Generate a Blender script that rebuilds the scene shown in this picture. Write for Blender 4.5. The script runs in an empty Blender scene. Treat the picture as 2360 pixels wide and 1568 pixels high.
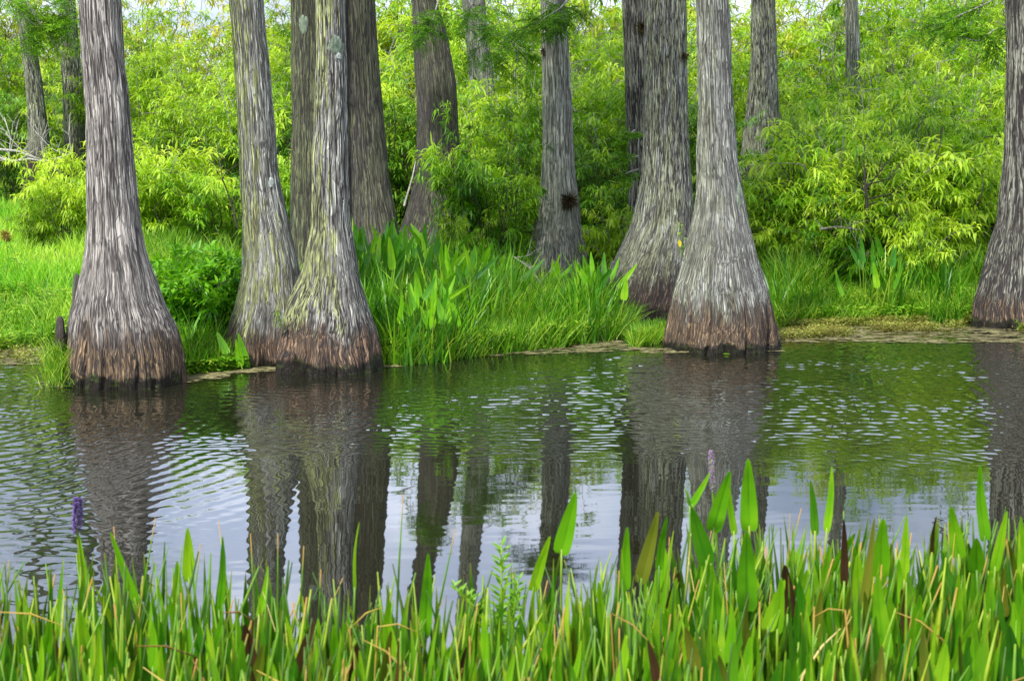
import bpy, math, random
import numpy as np
from mathutils import Vector

SC = bpy.context.scene
COL = SC.collection
rng = np.random.default_rng(7)
random.seed(7)
PI = math.pi

# ------------------------------------------------------------------ camera
CAMZ, F, CX, CY = 1.7, 3500.0, 1179.5, 784.0
PITCH = math.atan((784 - 350) / F)
cp, sp = math.cos(PITCH), math.sin(PITCH)
cam_d = bpy.data.cameras.new('camera')
cam = bpy.data.objects.new('camera', cam_d)
COL.objects.link(cam)
SC.camera = cam
cam.location = (0, 0, CAMZ)
cam.rotation_euler = (PI / 2 - PITCH, 0, 0)
cam_d.sensor_width = 36
cam_d.lens = 36 * F / 2359
cam_d.clip_end = 3000
cam_d.clip_start = 0.05
cam_d.dof.use_dof = True
cam_d.dof.focus_distance = 12.8
cam_d.dof.aperture_fstop = 9

def px(vx, vy, Y):
    """point seen at (vx, vy) of the photo on the vertical plane y = Y"""
    a, b = (vx - CX) / F, (CY - vy) / F
    dy, dz = cp + b * sp, -sp + b * cp
    t = Y / dy
    return np.array([a * t, Y, CAMZ + dz * t])

def xof(vx, Y):
    return (vx - CX) / F * Y / cp * 1.0

# ------------------------------------------------------------------ noise
def _h(ix, iy, iz, seed):
    n = (ix * 374761393 + iy * 668265263 + iz * 2147483647 * 3 + seed * 1274126177) & 0xFFFFFFFF
    n = ((n ^ (n >> 13)) * 1274126177) & 0xFFFFFFFF
    n = ((n ^ (n >> 16)) * 2246822519) & 0xFFFFFFFF
    return ((n ^ (n >> 15)) & 0xFFFFFF) / float(0xFFFFFF)

def vnoise(x, y, z, seed=0):
    x = np.asarray(x, float); y = np.asarray(y, float); z = np.asarray(z, float)
    x, y, z = np.broadcast_arrays(x, y, z)
    ix, iy, iz = np.floor(x).astype(np.int64), np.floor(y).astype(np.int64), np.floor(z).astype(np.int64)
    fx, fy, fz = x - ix, y - iy, z - iz
    fx, fy, fz = fx * fx * (3 - 2 * fx), fy * fy * (3 - 2 * fy), fz * fz * (3 - 2 * fz)
    r = 0
    for dx in (0, 1):
        wx = fx if dx else 1 - fx
        for dy in (0, 1):
            wy = fy if dy else 1 - fy
            for dz in (0, 1):
                wz = fz if dz else 1 - fz
                r = r + wx * wy * wz * _h(ix + dx, iy + dy, iz + dz, seed)
    return r

def fbm(x, y, z, seed=0, oct=3):
    r, a, s = 0, 0.5, 0
    for o in range(oct):
        r = r + a * vnoise(x * 2 ** o, y * 2 ** o, z * 2 ** o, seed + o * 17)
        s += a; a *= 0.5
    return r / s

# ------------------------------------------------------------------ mesh helpers
def make_mesh(name, V, faces, mats, attrs=None, smooth=True, fmat=None):
    """faces: list of int arrays (n,k) with the same or different k"""
    me = bpy.data.meshes.new(name)
    V = np.asarray(V, np.float32)
    me.vertices.add(len(V)); me.vertices.foreach_set('co', V.ravel())
    faces = [np.asarray(f, np.int32) for f in faces if len(f)]
    nl = sum(f.size for f in faces); nf = sum(len(f) for f in faces)
    me.loops.add(nl); me.loops.foreach_set('vertex_index', np.concatenate([f.ravel() for f in faces]))
    me.polygons.add(nf)
    tot = np.concatenate([np.full(len(f), f.shape[1], np.int32) for f in faces])
    st = np.concatenate([[0], np.cumsum(tot)[:-1]]).astype(np.int32)
    me.polygons.foreach_set('loop_start', st)
    if smooth: me.polygons.foreach_set('use_smooth', np.ones(nf, bool))
    if fmat is not None: me.polygons.foreach_set('material_index', np.asarray(fmat, np.int32))
    for m in mats: me.materials.append(m)
    for k, a in (attrs or {}).items():
        a = np.asarray(a, np.float32)
        if a.ndim == 1:
            at = me.attributes.new(k, 'FLOAT', 'POINT'); at.data.foreach_set('value', a)
        else:
            at = me.attributes.new(k, 'FLOAT_VECTOR', 'POINT'); at.data.foreach_set('vector', a.ravel())
    me.update(calc_edges=True)
    me.validate(clean_customdata=False)
    return me

def link(name, me, parent=None, loc=None):
    o = bpy.data.objects.new(name, me)
    COL.objects.link(o)
    if parent is not None: o.parent = parent
    if loc is not None: o.location = loc
    return o

def tag(o, label=None, cat=None, group=None, kind=None):
    if label: o['label'] = label
    if cat: o['category'] = cat
    if group: o['group'] = group
    if kind: o['kind'] = kind
    return o

def empty(name, loc, rz=0.0, s=1.0):
    o = bpy.data.objects.new(name, None)
    COL.objects.link(o)
    o.location = loc; o.rotation_euler = (0, 0, rz); o.scale = (s, s, s)
    o.empty_display_size = 0.2
    return o

def copy_thing(root, loc, rz, s=(1, 1, 1)):
    r = root.copy(); COL.objects.link(r)
    r.location = loc; r.rotation_euler = (0, 0, rz); r.scale = s
    for ch in root.children:
        c = ch.copy(); COL.objects.link(c); c.parent = r
    return r

class Geo:
    """collects leaf strips and tubes, then becomes one mesh"""
    def __init__(self):
        self.V, self.Q, self.T, self.n, self.A, self.B = [], [], [], 0, [], []
    def add(self, V, Q=None, T=None, a=0.5, b=0.0):
        V = np.asarray(V, float)
        self.V.append(V)
        if Q is not None and len(Q): self.Q.append(np.asarray(Q) + self.n)
        if T is not None and len(T): self.T.append(np.asarray(T) + self.n)
        self.A.append(np.broadcast_to(np.asarray(a, float), (len(V),)))
        self.B.append(np.broadcast_to(np.asarray(b, float), (len(V),)))
        self.n += len(V)
    def tube(self, P, R, k=5, a=0.5, b=None, cap=True):
        P = np.asarray(P, float); R = np.broadcast_to(np.asarray(R, float), (len(P),))
        n = len(P)
        t = np.gradient(P, axis=0); t /= np.linalg.norm(t, axis=1)[:, None] + 1e-9
        ref = np.array([0.31, 0.95, 0.05]) if abs(t[0][2]) > 0.5 else np.array([0, 0, 1.0])
        u = np.cross(t, ref); u /= np.linalg.norm(u, axis=1)[:, None] + 1e-9
        v = np.cross(t, u)
        th = np.arange(k) * 2 * PI / k
        ring = P[:, None] + R[:, None, None] * (np.cos(th)[None, :, None] * u[:, None] + np.sin(th)[None, :, None] * v[:, None])
        i = np.arange(n - 1)[:, None] * k; j = np.arange(k)[None]; j2 = (j + 1) % k
        Q = np.stack([i + j, i + j2, i + k + j2, i + k + j], -1).reshape(-1, 4)
        VV = ring.reshape(-1, 3)
        bb = np.repeat(np.linspace(0, 1, n), k) if b is None else np.repeat(np.broadcast_to(b, (n,)), k)
        T = None
        if cap:
            VV = np.vstack([VV, P[-1:]]); bb = np.append(bb, bb[-1])
            T = np.stack([(n - 1) * k + np.arange(k), (n - 1) * k + (np.arange(k) + 1) % k, np.full(k, n * k)], -1)
        self.add(VV, Q, T, a, bb)
    def leaves(self, base, dirv, nrm, L, W, droop, prof=((0, .12), (.3, 1), (.65, .8), (1, .02)), a=None, fold=0.25):
        """many leaves at once: base, dir, normal (N,3); L, W, droop (N,)"""
        base, dirv, nrm = (np.asarray(q, float) for q in (base, dirv, nrm))
        N = len(base)
        L = np.broadcast_to(L, (N,)); W = np.broadcast_to(W, (N,)); droop = np.broadcast_to(droop, (N,))
        dirv = dirv / (np.linalg.norm(dirv, axis=1)[:, None] + 1e-9)
        side = np.cross(dirv, nrm); side /= np.linalg.norm(side, axis=1)[:, None] + 1e-9
        up = np.cross(side, dirv)
        m = len(prof); rows = []; p = base.copy(); pt = 0; d = dirv.copy(); bb = []
        for s, w in prof:
            ds = (s - pt)
            d = dirv + np.array([0, 0, -1.0])[None] * (droop * s)[:, None]
            d /= np.linalg.norm(d, axis=1)[:, None] + 1e-9
            p = p + d * (L * ds)[:, None]; pt = s
            ww = (W * w * 0.5)[:, None]
            rows.append(np.stack([p - side * ww + up * ww * fold, p - up * ww * fold * 0.5, p + side * ww + up * ww * fold], 1))
            bb.append(np.full((N, 3), s))
        VV = np.stack(rows, 1).reshape(N, m * 3, 3)
        off = np.arange(N)[:, None, None] * (m * 3)
        q = []
        for r in range(m - 1):
            q += [[r * 3, r * 3 + 1, r * 3 + 4, r * 3 + 3], [r * 3 + 1, r * 3 + 2, r * 3 + 5, r * 3 + 4]]
        Q = (np.array(q)[None] + off).reshape(-1, 4)
        if a is None: a = rng.random(N)
        self.add(VV.reshape(-1, 3), Q, None, np.repeat(np.broadcast_to(a, (N,)), m * 3), np.stack(bb, 1).ravel())
    def mesh(self, name, mats):
        F_ = []
        if self.Q: F_.append(np.concatenate(self.Q))
        if self.T: F_.append(np.concatenate(self.T))
        return make_mesh(name, np.concatenate(self.V), F_, mats, {'va': np.concatenate(self.A), 'vb': np.concatenate(self.B)})

# ------------------------------------------------------------------ node helpers
class NT:
    def __init__(self, mat):
        self.t = mat.node_tree; self.t.nodes.clear()
    def n(self, typ, **kw):
        nd = self.t.nodes.new(typ)
        for k, v in kw.items(): setattr(nd, k, v)
        return nd
    def l(self, a, b): self.t.links.new(a, b)
    def val(self, sock, v):
        if hasattr(v, 'is_linked') or isinstance(v, bpy.types.NodeSocket): self.l(v, sock)
        else: sock.default_value = v
    def math(self, op, a, b=0.0, c=None, clamp=False):
        m = self.n('ShaderNodeMath', operation=op, use_clamp=clamp)
        self.val(m.inputs[0], a); self.val(m.inputs[1], b)
        if c is not None: self.val(m.inputs[2], c)
        return m.outputs[0]
    def attr(self, name):
        return self.n('ShaderNodeAttribute', attribute_name=name)
    def mix(self, f, a, b, bt='MIX'):
        m = self.n('ShaderNodeMix', data_type='RGBA', blend_type=bt)
        self.val(m.inputs[0], f)
        for s, v in ((m.inputs[6], a), (m.inputs[7], b)):
            if isinstance(v, tuple): s.default_value = (v[0], v[1], v[2], 1)
            else: self.l(v, s)
        return m.outputs[2]
    def maprange(self, v, a, b, c=0.0, d=1.0, smooth=True):
        m = self.n('ShaderNodeMapRange')
        if smooth: m.interpolation_type = 'SMOOTHSTEP'
        self.val(m.inputs[0], v)
        for i, x in enumerate((a, b, c, d)): self.val(m.inputs[i + 1], x)
        return m.outputs[0]
    def noise(self, vec, scale, detail=3, rough=0.55, dist=0.0):
        m = self.n('ShaderNodeTexNoise')
        self.val(m.inputs['Scale'], scale); m.inputs['Detail'].default_value = detail
        m.inputs['Roughness'].default_value = rough; m.inputs['Distortion'].default_value = dist
        if vec is not None: self.l(vec, m.inputs['Vector'])
        return m.outputs[0]
    def vmul(self, v, s, add=(0, 0, 0)):
        m = self.n('ShaderNodeVectorMath', operation='MULTIPLY_ADD')
        self.l(v, m.inputs[0]); m.inputs[1].default_value = s; m.inputs[2].default_value = add
        return m.outputs[0]

def new_mat(name):
    m = bpy.data.materials.new(name); m.use_nodes = True
    return m, NT(m)

def leaf_mat(name, c_dark, c_mid, c_light, trans=0.4, rough=0.45, tip=None, patch=None, obj_var=0.12, spec=0.35):
    """colour differs leaf by leaf (va) and thing by thing"""
    m, t = new_mat(name)
    va = t.attr('va').outputs['Fac']; vb = t.attr('vb').outputs['Fac']
    oi = t.n('ShaderNodeObjectInfo').outputs['Random']
    f = t.math('ADD', va, t.math('MULTIPLY', t.math('SUBTRACT', oi, 0.5), obj_var * 4))
    geo = t.n('ShaderNodeNewGeometry')
    if patch:
        nz = t.noise(geo.outputs['Position'], patch, 2)
        f = t.math('ADD', f, t.math('MULTIPLY', t.math('SUBTRACT', nz, 0.5), 1.1))
    c = t.mix(t.maprange(f, 0.0, 0.55), c_dark, c_mid)
    c = t.mix(t.maprange(f, 0.5, 1.1), c, c_light)
    if tip:
        c = t.mix(t.maprange(vb, tip[1], tip[2]), c, tip[0])
    p = t.n('ShaderNodeBsdfPrincipled')
    t.l(c, p.inputs['Base Color']); p.inputs['Roughness'].default_value = rough
    p.inputs['Specular IOR Level'].default_value = spec
    tr = t.n('ShaderNodeBsdfTranslucent')
    t.l(t.mix(1.0, c, (1.25, 1.15, 0.45), 'MULTIPLY'), tr.inputs[0])
    mx = t.n('ShaderNodeMixShader'); mx.inputs[0].default_value = trans
    t.l(p.outputs[0], mx.inputs[1]); t.l(tr.outputs[0], mx.inputs[2])
    o = t.n('ShaderNodeOutputMaterial'); t.l(mx.outputs[0], o.inputs[0])
    return m

def wood_mat(name, c1, c2, scale=40, rough=0.85):
    m, t = new_mat(name)
    tc = t.n('ShaderNodeTexCoord')
    nz = t.noise(t.vmul(tc.outputs['Object'], (1, 1, 0.25)), scale, 4)
    c = t.mix(t.maprange(nz, 0.35, 0.68), c1, c2)
    p = t.n('ShaderNodeBsdfPrincipled'); t.l(c, p.inputs['Base Color']); p.inputs['Roughness'].default_value = rough
    b = t.n('ShaderNodeBump'); b.inputs['Strength'].default_value = 0.4; b.inputs['Distance'].default_value = 0.005
    t.l(nz, b.inputs['Height']); t.l(b.outputs[0], p.inputs['Normal'])
    o = t.n('ShaderNodeOutputMaterial'); t.l(p.outputs[0], o.inputs[0])
    return m

def bark_mat(name, light=(.44, .42, .40), mid=(.24, .225, .215), dark=(.035, .03, .03), lichen=0.0, lside=(-1.0, -0.3),
             fleck=0.3, crack=0.5, plate=(26, 3.6), brown_h=0.4, wet_h=0.09, moss=0.3, pale=0.0, greenish=0.0, brown=(.20, .115, .075), seed=0.0):
    """bk = position on the unflared trunk, vh = groove height of the modelled bark, vz = height above water"""
    m, t = new_mat(name)
    bk = t.attr('bk').outputs['Vector']; vh = t.attr('vh').outputs['Fac']; vz = t.attr('vz').outputs['Fac']
    fl = t.attr('fl').outputs['Fac']
    bkw = t.vmul(bk, (1, 1, 1), (seed, seed * 0.7, seed * 1.3))
    # long fibrous ridges; a finer set takes over where the base flares
    f1 = plate[0] * 2.3; z1 = plate[1] * 0.46
    def ridge(v, w0, w1):
        return t.maprange(t.math('ABSOLUTE', t.math('SUBTRACT', v, 0.5)), w0, w1)
    # a slow sideways drift keeps the fibres from running dead straight
    dr = t.n('ShaderNodeTexNoise'); dr.inputs['Scale'].default_value = 1.0; dr.inputs['Detail'].default_value = 2
    t.l(t.vmul(bkw, (6, 6, 3.5)), dr.inputs['Vector'])
    ad = t.n('ShaderNodeVectorMath', operation='MULTIPLY_ADD'); t.l(dr.outputs['Color'], ad.inputs[0]); ad.inputs[1].default_value = (.035, .035, .0); t.l(bkw, ad.inputs[2])
    bw = ad.outputs[0]
    def lay(k, kz, add, det=2, ro=.5):
        return t.noise(t.vmul(bw, (f1 * k, f1 * k, z1 * kz), add), 1.0, det, ro)
    ra = ridge(lay(.62, 1.0, (3, 9, 1)), 0.006, 0.075)
    rb = ridge(lay(1.25, 1.7, (8, 2, 5)), 0.006, 0.085)
    rc = ridge(lay(2.3, 2.2, (1, 6, 2)), 0.006, 0.10)
    rd = ridge(lay(4.2, 3.4, (9, 6, 7)), 0.006, 0.13)
    tone_a, tone_b = lay(.8, 1.2, (5, 5, 5), 3, .6), lay(2.6, 1.9, (2, 8, 8), 3, .6)
    n12 = t.mix(t.math('MULTIPLY', fl, 0.85, clamp=True), tone_a, tone_b)
    n2 = tone_b
    big = t.noise(bkw, 2.6, 3)
    blot = t.noise(t.vmul(bkw, (16, 16, 7)), 1.0, 4, 0.6)
    vo = t.n('ShaderNodeTexVoronoi', feature='F1'); vo.inputs['Scale'].default_value = 1.0
    t.l(t.vmul(bw, (f1 * .8, f1 * .8, z1 * 2.6)), vo.inputs['Vector'])
    cell = t.n('ShaderNodeSeparateColor'); t.l(vo.outputs['Color'], cell.inputs[0])
    ve = t.n('ShaderNodeTexVoronoi', feature='DISTANCE_TO_EDGE'); ve.inputs['Scale'].default_value = 1.0
    t.l(t.vmul(bw, (f1 * .8, f1 * .8, z1 * 2.6)), ve.inputs['Vector'])
    pe = t.math('MAXIMUM', t.maprange(ve.outputs['Distance'], 0.0, 0.05, 0.45, 1.0), t.math('ADD', fl, 0.2))
    lo = t.math('MULTIPLY', ra, t.math('ADD', t.math('MULTIPLY', rb, 0.65), 0.35))
    hi = t.math('MULTIPLY', t.math('MULTIPLY', rc, t.math('ADD', t.math('MULTIPLY', rb, 0.45), 0.55)), t.math('ADD', t.math('MULTIPLY', rd, 0.5), 0.5))
    edge = t.math('MULTIPLY', t.mix(fl, lo, hi), t.math('MINIMUM', pe, 1.0))
    soft = tuple(.45 * x + .55 * y for x, y in zip(light, mid))
    c = t.mix(t.maprange(n12, 0.38, 0.62), soft, light)
    c = t.mix(t.maprange(cell.outputs[0], 0.35, 1.0, 0.0, 0.5), c, mid)
    c = t.mix(t.maprange(cell.outputs[1], 0.55, 1.0, 0.0, 0.45), c, tuple(min(1, x * 1.25) for x in light))
    c = t.mix(t.maprange(blot, 0.46, 0.66, 0.0, 0.45), c, mid)
    c = t.mix(t.maprange(big, 0.45, 0.68, 0.0, 0.35), c, t.mix(.5, mid, dark))
    c = t.mix(t.maprange(n2, 0.56, 0.66, 0.0, t.math('MULTIPLY', t.math('SUBTRACT', 1.0, t.math('MULTIPLY', fl, .6)), fleck)), c, tuple(min(1, x * 1.45) for x in light))
    # lichen: yellow green streaks on one side, pale patches
    if lichen > 0:
        sx = t.n('ShaderNodeSeparateXYZ'); t.l(t.attr('bn').outputs['Vector'], sx.inputs[0])
        d = t.math('ADD', t.math('MULTIPLY', sx.outputs[0], lside[0]), t.math('MULTIPLY', sx.outputs[1], lside[1]))
        ln = t.noise(t.vmul(bkw, (30, 30, 3.0), (5, 2, 9)), 1.0, 4, 0.6)
        lb = t.noise(t.vmul(bkw, (5, 5, 1.6), (1, 7, 3)), 1.0, 2)
        lm = t.math('ADD', t.math('ADD', t.math('MULTIPLY', d, 0.16), t.math('MULTIPLY', ln, 1.0)), t.math('MULTIPLY', lb, 0.3))
        lm = t.maprange(lm, 0.645, 0.72, 0.0, lichen)
        c = t.mix(lm, c, (.52, .57, .22))
    if greenish > 0:
        gn = t.noise(t.vmul(bkw, (7, 7, 3), (2, 2, 2)), 1.0, 4, 0.65)
        c = t.mix(t.maprange(gn, 0.50, 0.60, 0.0, greenish), c, (.27, .33, .24))
    if pale > 0:
        pn = t.noise(t.vmul(bkw, (9, 9, 5), (4, 1, 6)), 1.0, 3, 0.7)
        c = t.mix(t.maprange(pn, 0.62, 0.68, 0.0, pale), c, (.50, .56, .48))
    # stained band above the water and black wet line
    j = t.noise(t.vmul(bkw, (48, 48, 3.0), (3, 3, 3)), 1.0, 4, 0.65)
    jb = t.noise(t.vmul(bkw, (7, 7, 1.0), (1, 4, 2)), 1.0, 3, 0.6)
    zz = t.math('ADD', t.math('ADD', vz, t.math('MULTIPLY', t.math('SUBTRACT', jb, 0.5), brown_h * 1.3)), t.math('MULTIPLY', t.math('SUBTRACT', j, 0.5), brown_h * 1.5))
    bn = t.mix(t.maprange(n12, 0.36, 0.62), tuple(x * 0.34 for x in brown), tuple(min(1, x * 1.25) for x in brown))
    bn = t.mix(t.maprange(n2, 0.52, 0.64, 0.0, 0.7), bn, (.52, .38, .25))
    c = t.mix(t.maprange(zz, brown_h * 1.18, brown_h * 0.62), c, bn)
    dk = t.maprange(t.math('ABSOLUTE', t.math('SUBTRACT', zz, brown_h * 0.86)), 0.0, 0.09, 0.4, 0.0)
    c = t.mix(dk, c, (.045, .028, .024))
    c = t.mix(t.math('MULTIPLY', t.math('SUBTRACT', 1.0, edge), crack + 0.42, clamp=True), c, dark)
    c = t.mix(t.math('MULTIPLY', t.maprange(vh, 0.26, 0.0), 0.38, clamp=True), c, dark)
    zw = t.math('ADD', vz, t.math('MULTIPLY', t.math('SUBTRACT', t.noise(t.vmul(bkw, (14, 14, 2)), 1.0, 4, 0.7), 0.5), 0.34))
    wet = t.maprange(zw, wet_h * 1.25, wet_h * 0.75)
    mossn = t.noise(t.vmul(bkw, (30, 30, 30)), 1.0, 3)
    c = t.mix(wet, c, t.mix(t.maprange(mossn, 0.52, 0.64, 0.0, moss), (.016, .013, .009), (.06, .10, .015)))
    p = t.n('ShaderNodeBsdfPrincipled')
    t.l(c, p.inputs['Base Color'])
    t.l(t.maprange(wet, 0, 1, 0.9, 0.5), p.inputs['Roughness'])
    p.inputs['Specular IOR Level'].default_value = 0.25
    hgt = t.math('ADD', t.math('MULTIPLY', edge, 0.7), t.math('ADD', t.math('MULTIPLY', n12, 0.9), t.math('MULTIPLY', n2, 0.5)))
    b = t.n('ShaderNodeBump'); b.inputs['Strength'].default_value = 0.9; b.inputs['Distance'].default_value = 0.012
    t.l(hgt, b.inputs['Height']); t.l(b.outputs[0], p.inputs['Normal'])
    o = t.n('ShaderNodeOutputMaterial'); t.l(p.outputs[0], o.inputs[0])
    return m

# ------------------------------------------------------------------ terrain
def colpx(x, y):
    return CX + F * cp * x / np.maximum(y, 1.0)

SHX = [-2500, -200, 60, 140, 300, 430, 540, 700, 880, 960, 1120, 1250, 1350, 1400, 1470, 1580, 1700, 1790, 1900, 2250, 2600, 4500]
SHY = [13.6, 13.4, 13.5, 13.2, 11.9, 11.75, 12.0, 12.3, 12.4, 12.5, 13.0, 13.4, 13.7, 14.9, 15.9, 15.9, 15.2, 14.9, 15.2, 15.4, 15.0, 15.0]
SLX = [-2500, 0, 250, 520, 760, 950, 1150, 1450, 1750, 1950, 2200, 2400, 4500]
SLV = [.11, .115, .11, .105, .085, .055, .045, .04, .045, .06, .085, .09, .08]

def shore(c):
    return np.interp(c, SHX, SHY)

def ground_z(x, y):
    x = np.asarray(x, float); y = np.asarray(y, float)
    c = colpx(x, y)
    d = y - shore(c) + 0.5 * (fbm(x * 0.9, y * 0.9, 0, 5) - 0.5)
    sl = np.interp(c, SLX, SLV)
    dd = np.clip(d, 0, 15)
    up = 0.03 * np.clip(d / 0.4, 0, 1) + sl * dd * (1 - dd / 45) + 0.10 * (fbm(x * 0.8, y * 0.8, 2, 9) - 0.5) * np.clip(d, 0, 1)
    dn = np.clip(0.16 * d, -0.8, 0)
    z = np.where(d > 0, up, dn)
    near = np.clip(-0.10 + 0.09 * (3.2 - y), -0.8, 0.35) + 0.03 * (fbm(x * 2, y * 2, 1, 3) - 0.5)
    return np.where(y < 7, np.maximum(near, -0.8), z)

def axis(parts):
    out = []
    for a, b, s in parts:
        out.append(np.arange(a, b, s))
    out.append([parts[-1][1]])
    return np.concatenate(out)

def grid(name, xs, ys, zfun, mats, attrs=None):
    X, Y = np.meshgrid(xs, ys)
    Z = zfun(X, Y)
    V = np.stack([X, Y, Z], -1).reshape(-1, 3)
    nx, ny = len(xs), len(ys)
    i = np.arange(ny - 1)[:, None] * nx; j = np.arange(nx - 1)[None]
    Q = np.stack([i + j, i + j + 1, i + nx + j + 1, i + nx + j], -1).reshape(-1, 4)
    return make_mesh(name, V, [Q], mats, attrs)

m, t = new_mat('soil')
g = t.n('ShaderNodeNewGeometry')
n1 = t.noise(g.outputs['Position'], 3, 5); n2 = t.noise(g.outputs['Position'], 30, 4)
c = t.mix(t.maprange(n1, .35, .65), (.05, .085, .012), (.10, .17, .02))
c = t.mix(t.maprange(n2, .45, .65), c, (.07, .06, .03))
p = t.n('ShaderNodeBsdfPrincipled'); t.l(c, p.inputs['Base Color']); p.inputs['Roughness'].default_value = 0.95
sx = t.n('ShaderNodeSeparateXYZ'); t.l(g.outputs['Position'], sx.inputs[0])
c2 = t.mix(t.maprange(sx.outputs[2], -0.05, 0.04), (.02, .016, .01), c); t.l(c2, p.inputs['Base Color'])
o = t.n('ShaderNodeOutputMaterial'); t.l(p.outputs[0], o.inputs[0])
M_SOIL = m
gx = axis([(-400, -60, 40), (-60, -14, 4), (-14, 14, 0.18), (14, 60, 4), (60, 400, 40)])
gy = axis([(-200, -10, 20), (-10, 2, 1), (2, 8, 0.4), (8, 30, 0.18), (30, 60, 3), (60, 600, 60)])
gr = link('ground', grid('ground', gx, gy, ground_z, [M_SOIL]))
tag(gr, kind='structure', label='green swampy bank rising gently behind the cypress trunks')

# ------------------------------------------------------------------ water
m, t = new_mat('swamp_water')
p = t.n('ShaderNodeBsdfPrincipled')
p.inputs['Base Color'].default_value = (.012, .012, .006, 1)
p.inputs['Roughness'].default_value = 0.015
p.inputs['IOR'].default_value = 1.33; p.inputs['Specular IOR Level'].default_value = 0.0
gl = t.n('ShaderNodeBsdfGlossy'); gl.inputs['Roughness'].default_value = 0.025; gl.inputs['Color'].default_value = (.93, .96, 1, 1)
fr = t.n('ShaderNodeFresnel'); fr.inputs['IOR'].default_value = 1.85
mx = t.n('ShaderNodeMixShader'); t.l(fr.outputs[0], mx.inputs[0]); t.l(p.outputs[0], mx.inputs[1]); t.l(gl.outputs[0], mx.inputs[2])
o = t.n('ShaderNodeOutputMaterial'); t.l(mx.outputs[0], o.inputs[0])
M_WATER = m

def water_z(X, Y):
    c = colpx(X, Y)
    lo = fbm(X * 0.7, Y * 0.9, 0.3, 21, 3)
    # breeze roughens the farther water in ragged streaks and fades towards the bank and the camera
    rag = fbm(X * 0.55 + 9, Y * 1.7, 0.3, 23, 4) - .5
    far = np.clip((Y - 8.0 - 3.4 * (lo - 0.5) - 2.6 * rag) / 2.4, 0, 1)
    far = far * far * (3 - 2 * far)
    shorefade = np.clip((shore(c) + 0.2 - Y) / 2.6, 0.12, 1)
    left = np.clip((560 - c) / 560, 0, 1) * np.clip((Y - 5.2 - 1.2 * rag) / 1.2, 0, 1)
    nearl = np.clip((760 - c) / 600, 0, 1) * np.clip((7.4 - Y) / 2.2, 0, 1) * 0.45
    E = np.maximum(np.maximum(far * shorefade, left * 0.75 * shorefade), nearl)
    E = E * np.clip(.25 + 1.6 * fbm(X * 1.7, Y * 3.2, 6, 29, 3), 0, 1.5)
    E = E * (0.55 + 0.9 * fbm(X * 0.5 + 3, Y * 1.1, 4.2, 33, 2))
    wx = X + 0.20 * (fbm(X * 1.3, Y * 1.3, 0, 51, 2) - 0.5); wy = Y + 0.20 * (fbm(X * 1.3, Y * 1.3, 7, 52, 2) - 0.5)
    z = np.zeros_like(X)
    src = [(-9.5, 12.0, .100, .8), (9.0, 17.0, .112, .8), (1.5, 24.0, .125, .9), (-2.0, 20.0, .088, .8), (5.0, 22.0, .076, .7), (-14, 22.0, .16, .5), (14, 12.0, .09, .5),
           (-7.0, 17.5, .082, .7), (7.5, 13.0, .095, .6), (12, 21, .07, .5), (-12, 15.0, .075, .5)]
    for k, (sx_, sy_, lam, am) in enumerate(src):
        r = np.hypot(wx - sx_, wy - sy_)
        env = 0.35 + 1.1 * fbm(X * 0.9 + k * 5, Y * 1.4 - k, k, 61 + k, 2)
        z += am * env * np.sin(2 * PI * r / lam + k * 1.7) * lam / 0.14
    ch = 5.0 * (fbm(X * 15, Y * 19, 0, 81, 2) - 0.5)
    fine = 0.00052 * (z + ch)
    ring = np.zeros_like(X)
    for bx, by, rr in BASES:
        r = np.hypot(X - bx, Y - by) - rr
        ring += np.where(r > 0, np.exp(-np.clip(r, 0, 9) / 1.1) * np.sin(2 * PI * r / 0.12), 0) * np.exp(-((r - .9) / 1.0) ** 2)
    zz = E * (fine * 1.45 + 0.0011 * ring)
    arc = np.sin(2 * PI * np.hypot(wx + 5.4, wy - 9.7) / .115) * np.clip((-.9 - X) / 1.2, 0, 1) * np.clip((Y - 6.2) / 1.5, 0, 1) * np.clip((12.0 - Y) / 1.5, 0, 1)
    arc2 = np.sin(2 * PI * np.hypot(wx - 7.6, wy - 10.4) / .105) * np.clip((X - .9) / 1.2, 0, 1) + .7 * np.sin(2 * PI * np.hypot(wx - .2, wy - 16.5) / .095) * np.clip(1.4 - np.abs(X), 0, 1)
    zz = zz + .0010 * arc + .00085 * arc2 * far * shorefade
    calm = 0.00004 * np.sin(2 * PI * (wy + 0.15 * wx) / 0.16) * fbm(X * .8, Y * 2.0, 1, 91) + 0.00030 * (fbm(X * 3.2, Y * 8.5, 0, 95, 2) - 0.5) * 2 + 0.00016 * (fbm(X * 9, Y * 17, 3, 99, 2) - .5) + 0.00003 * np.sin(2 * PI * (wy - 0.4 * wx) / 0.09) * fbm(X * 1.2, Y * 2.2, 5, 97)
    out = zz + calm
    edge = np.clip((6.5 - np.abs(X)) / 1.0, 0, 1) * np.clip((Y - 3.4) / 0.4, 0, 1) * np.clip((17 - Y) / 1, 0, 1)
    return out * edge

TREES = []   # filled below, but the ring centres are needed for the water
BASES = [(px(292, 883, 11.2)[0], 11.2, .42), (px(600, 840, 12.2)[0], 12.2, .25), (px(762, 850, 11.9)[0], 11.9, .42), (px(1662, 800, 13.2)[0], 13.2, .5)]
wx_ = axis([(-300, -40, 20), (-40, -7, 1.5), (-7, -4.9, 0.08), (-4.9, 4.9, 0.016), (4.9, 7, 0.08), (7, 40, 1.5), (40, 300, 20)])
wy_ = axis([(1.0, 3.4, 0.4), (3.4, 4.2, 0.05), (4.2, 14.5, 0.0125), (14.5, 17, 0.05), (17, 40, 2.0)])
wa = link('water', grid('water', wx_, wy_, water_z, [M_WATER]))
tag(wa, kind='structure', label='dark rippled swamp water mirroring trunks and sky')

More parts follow.
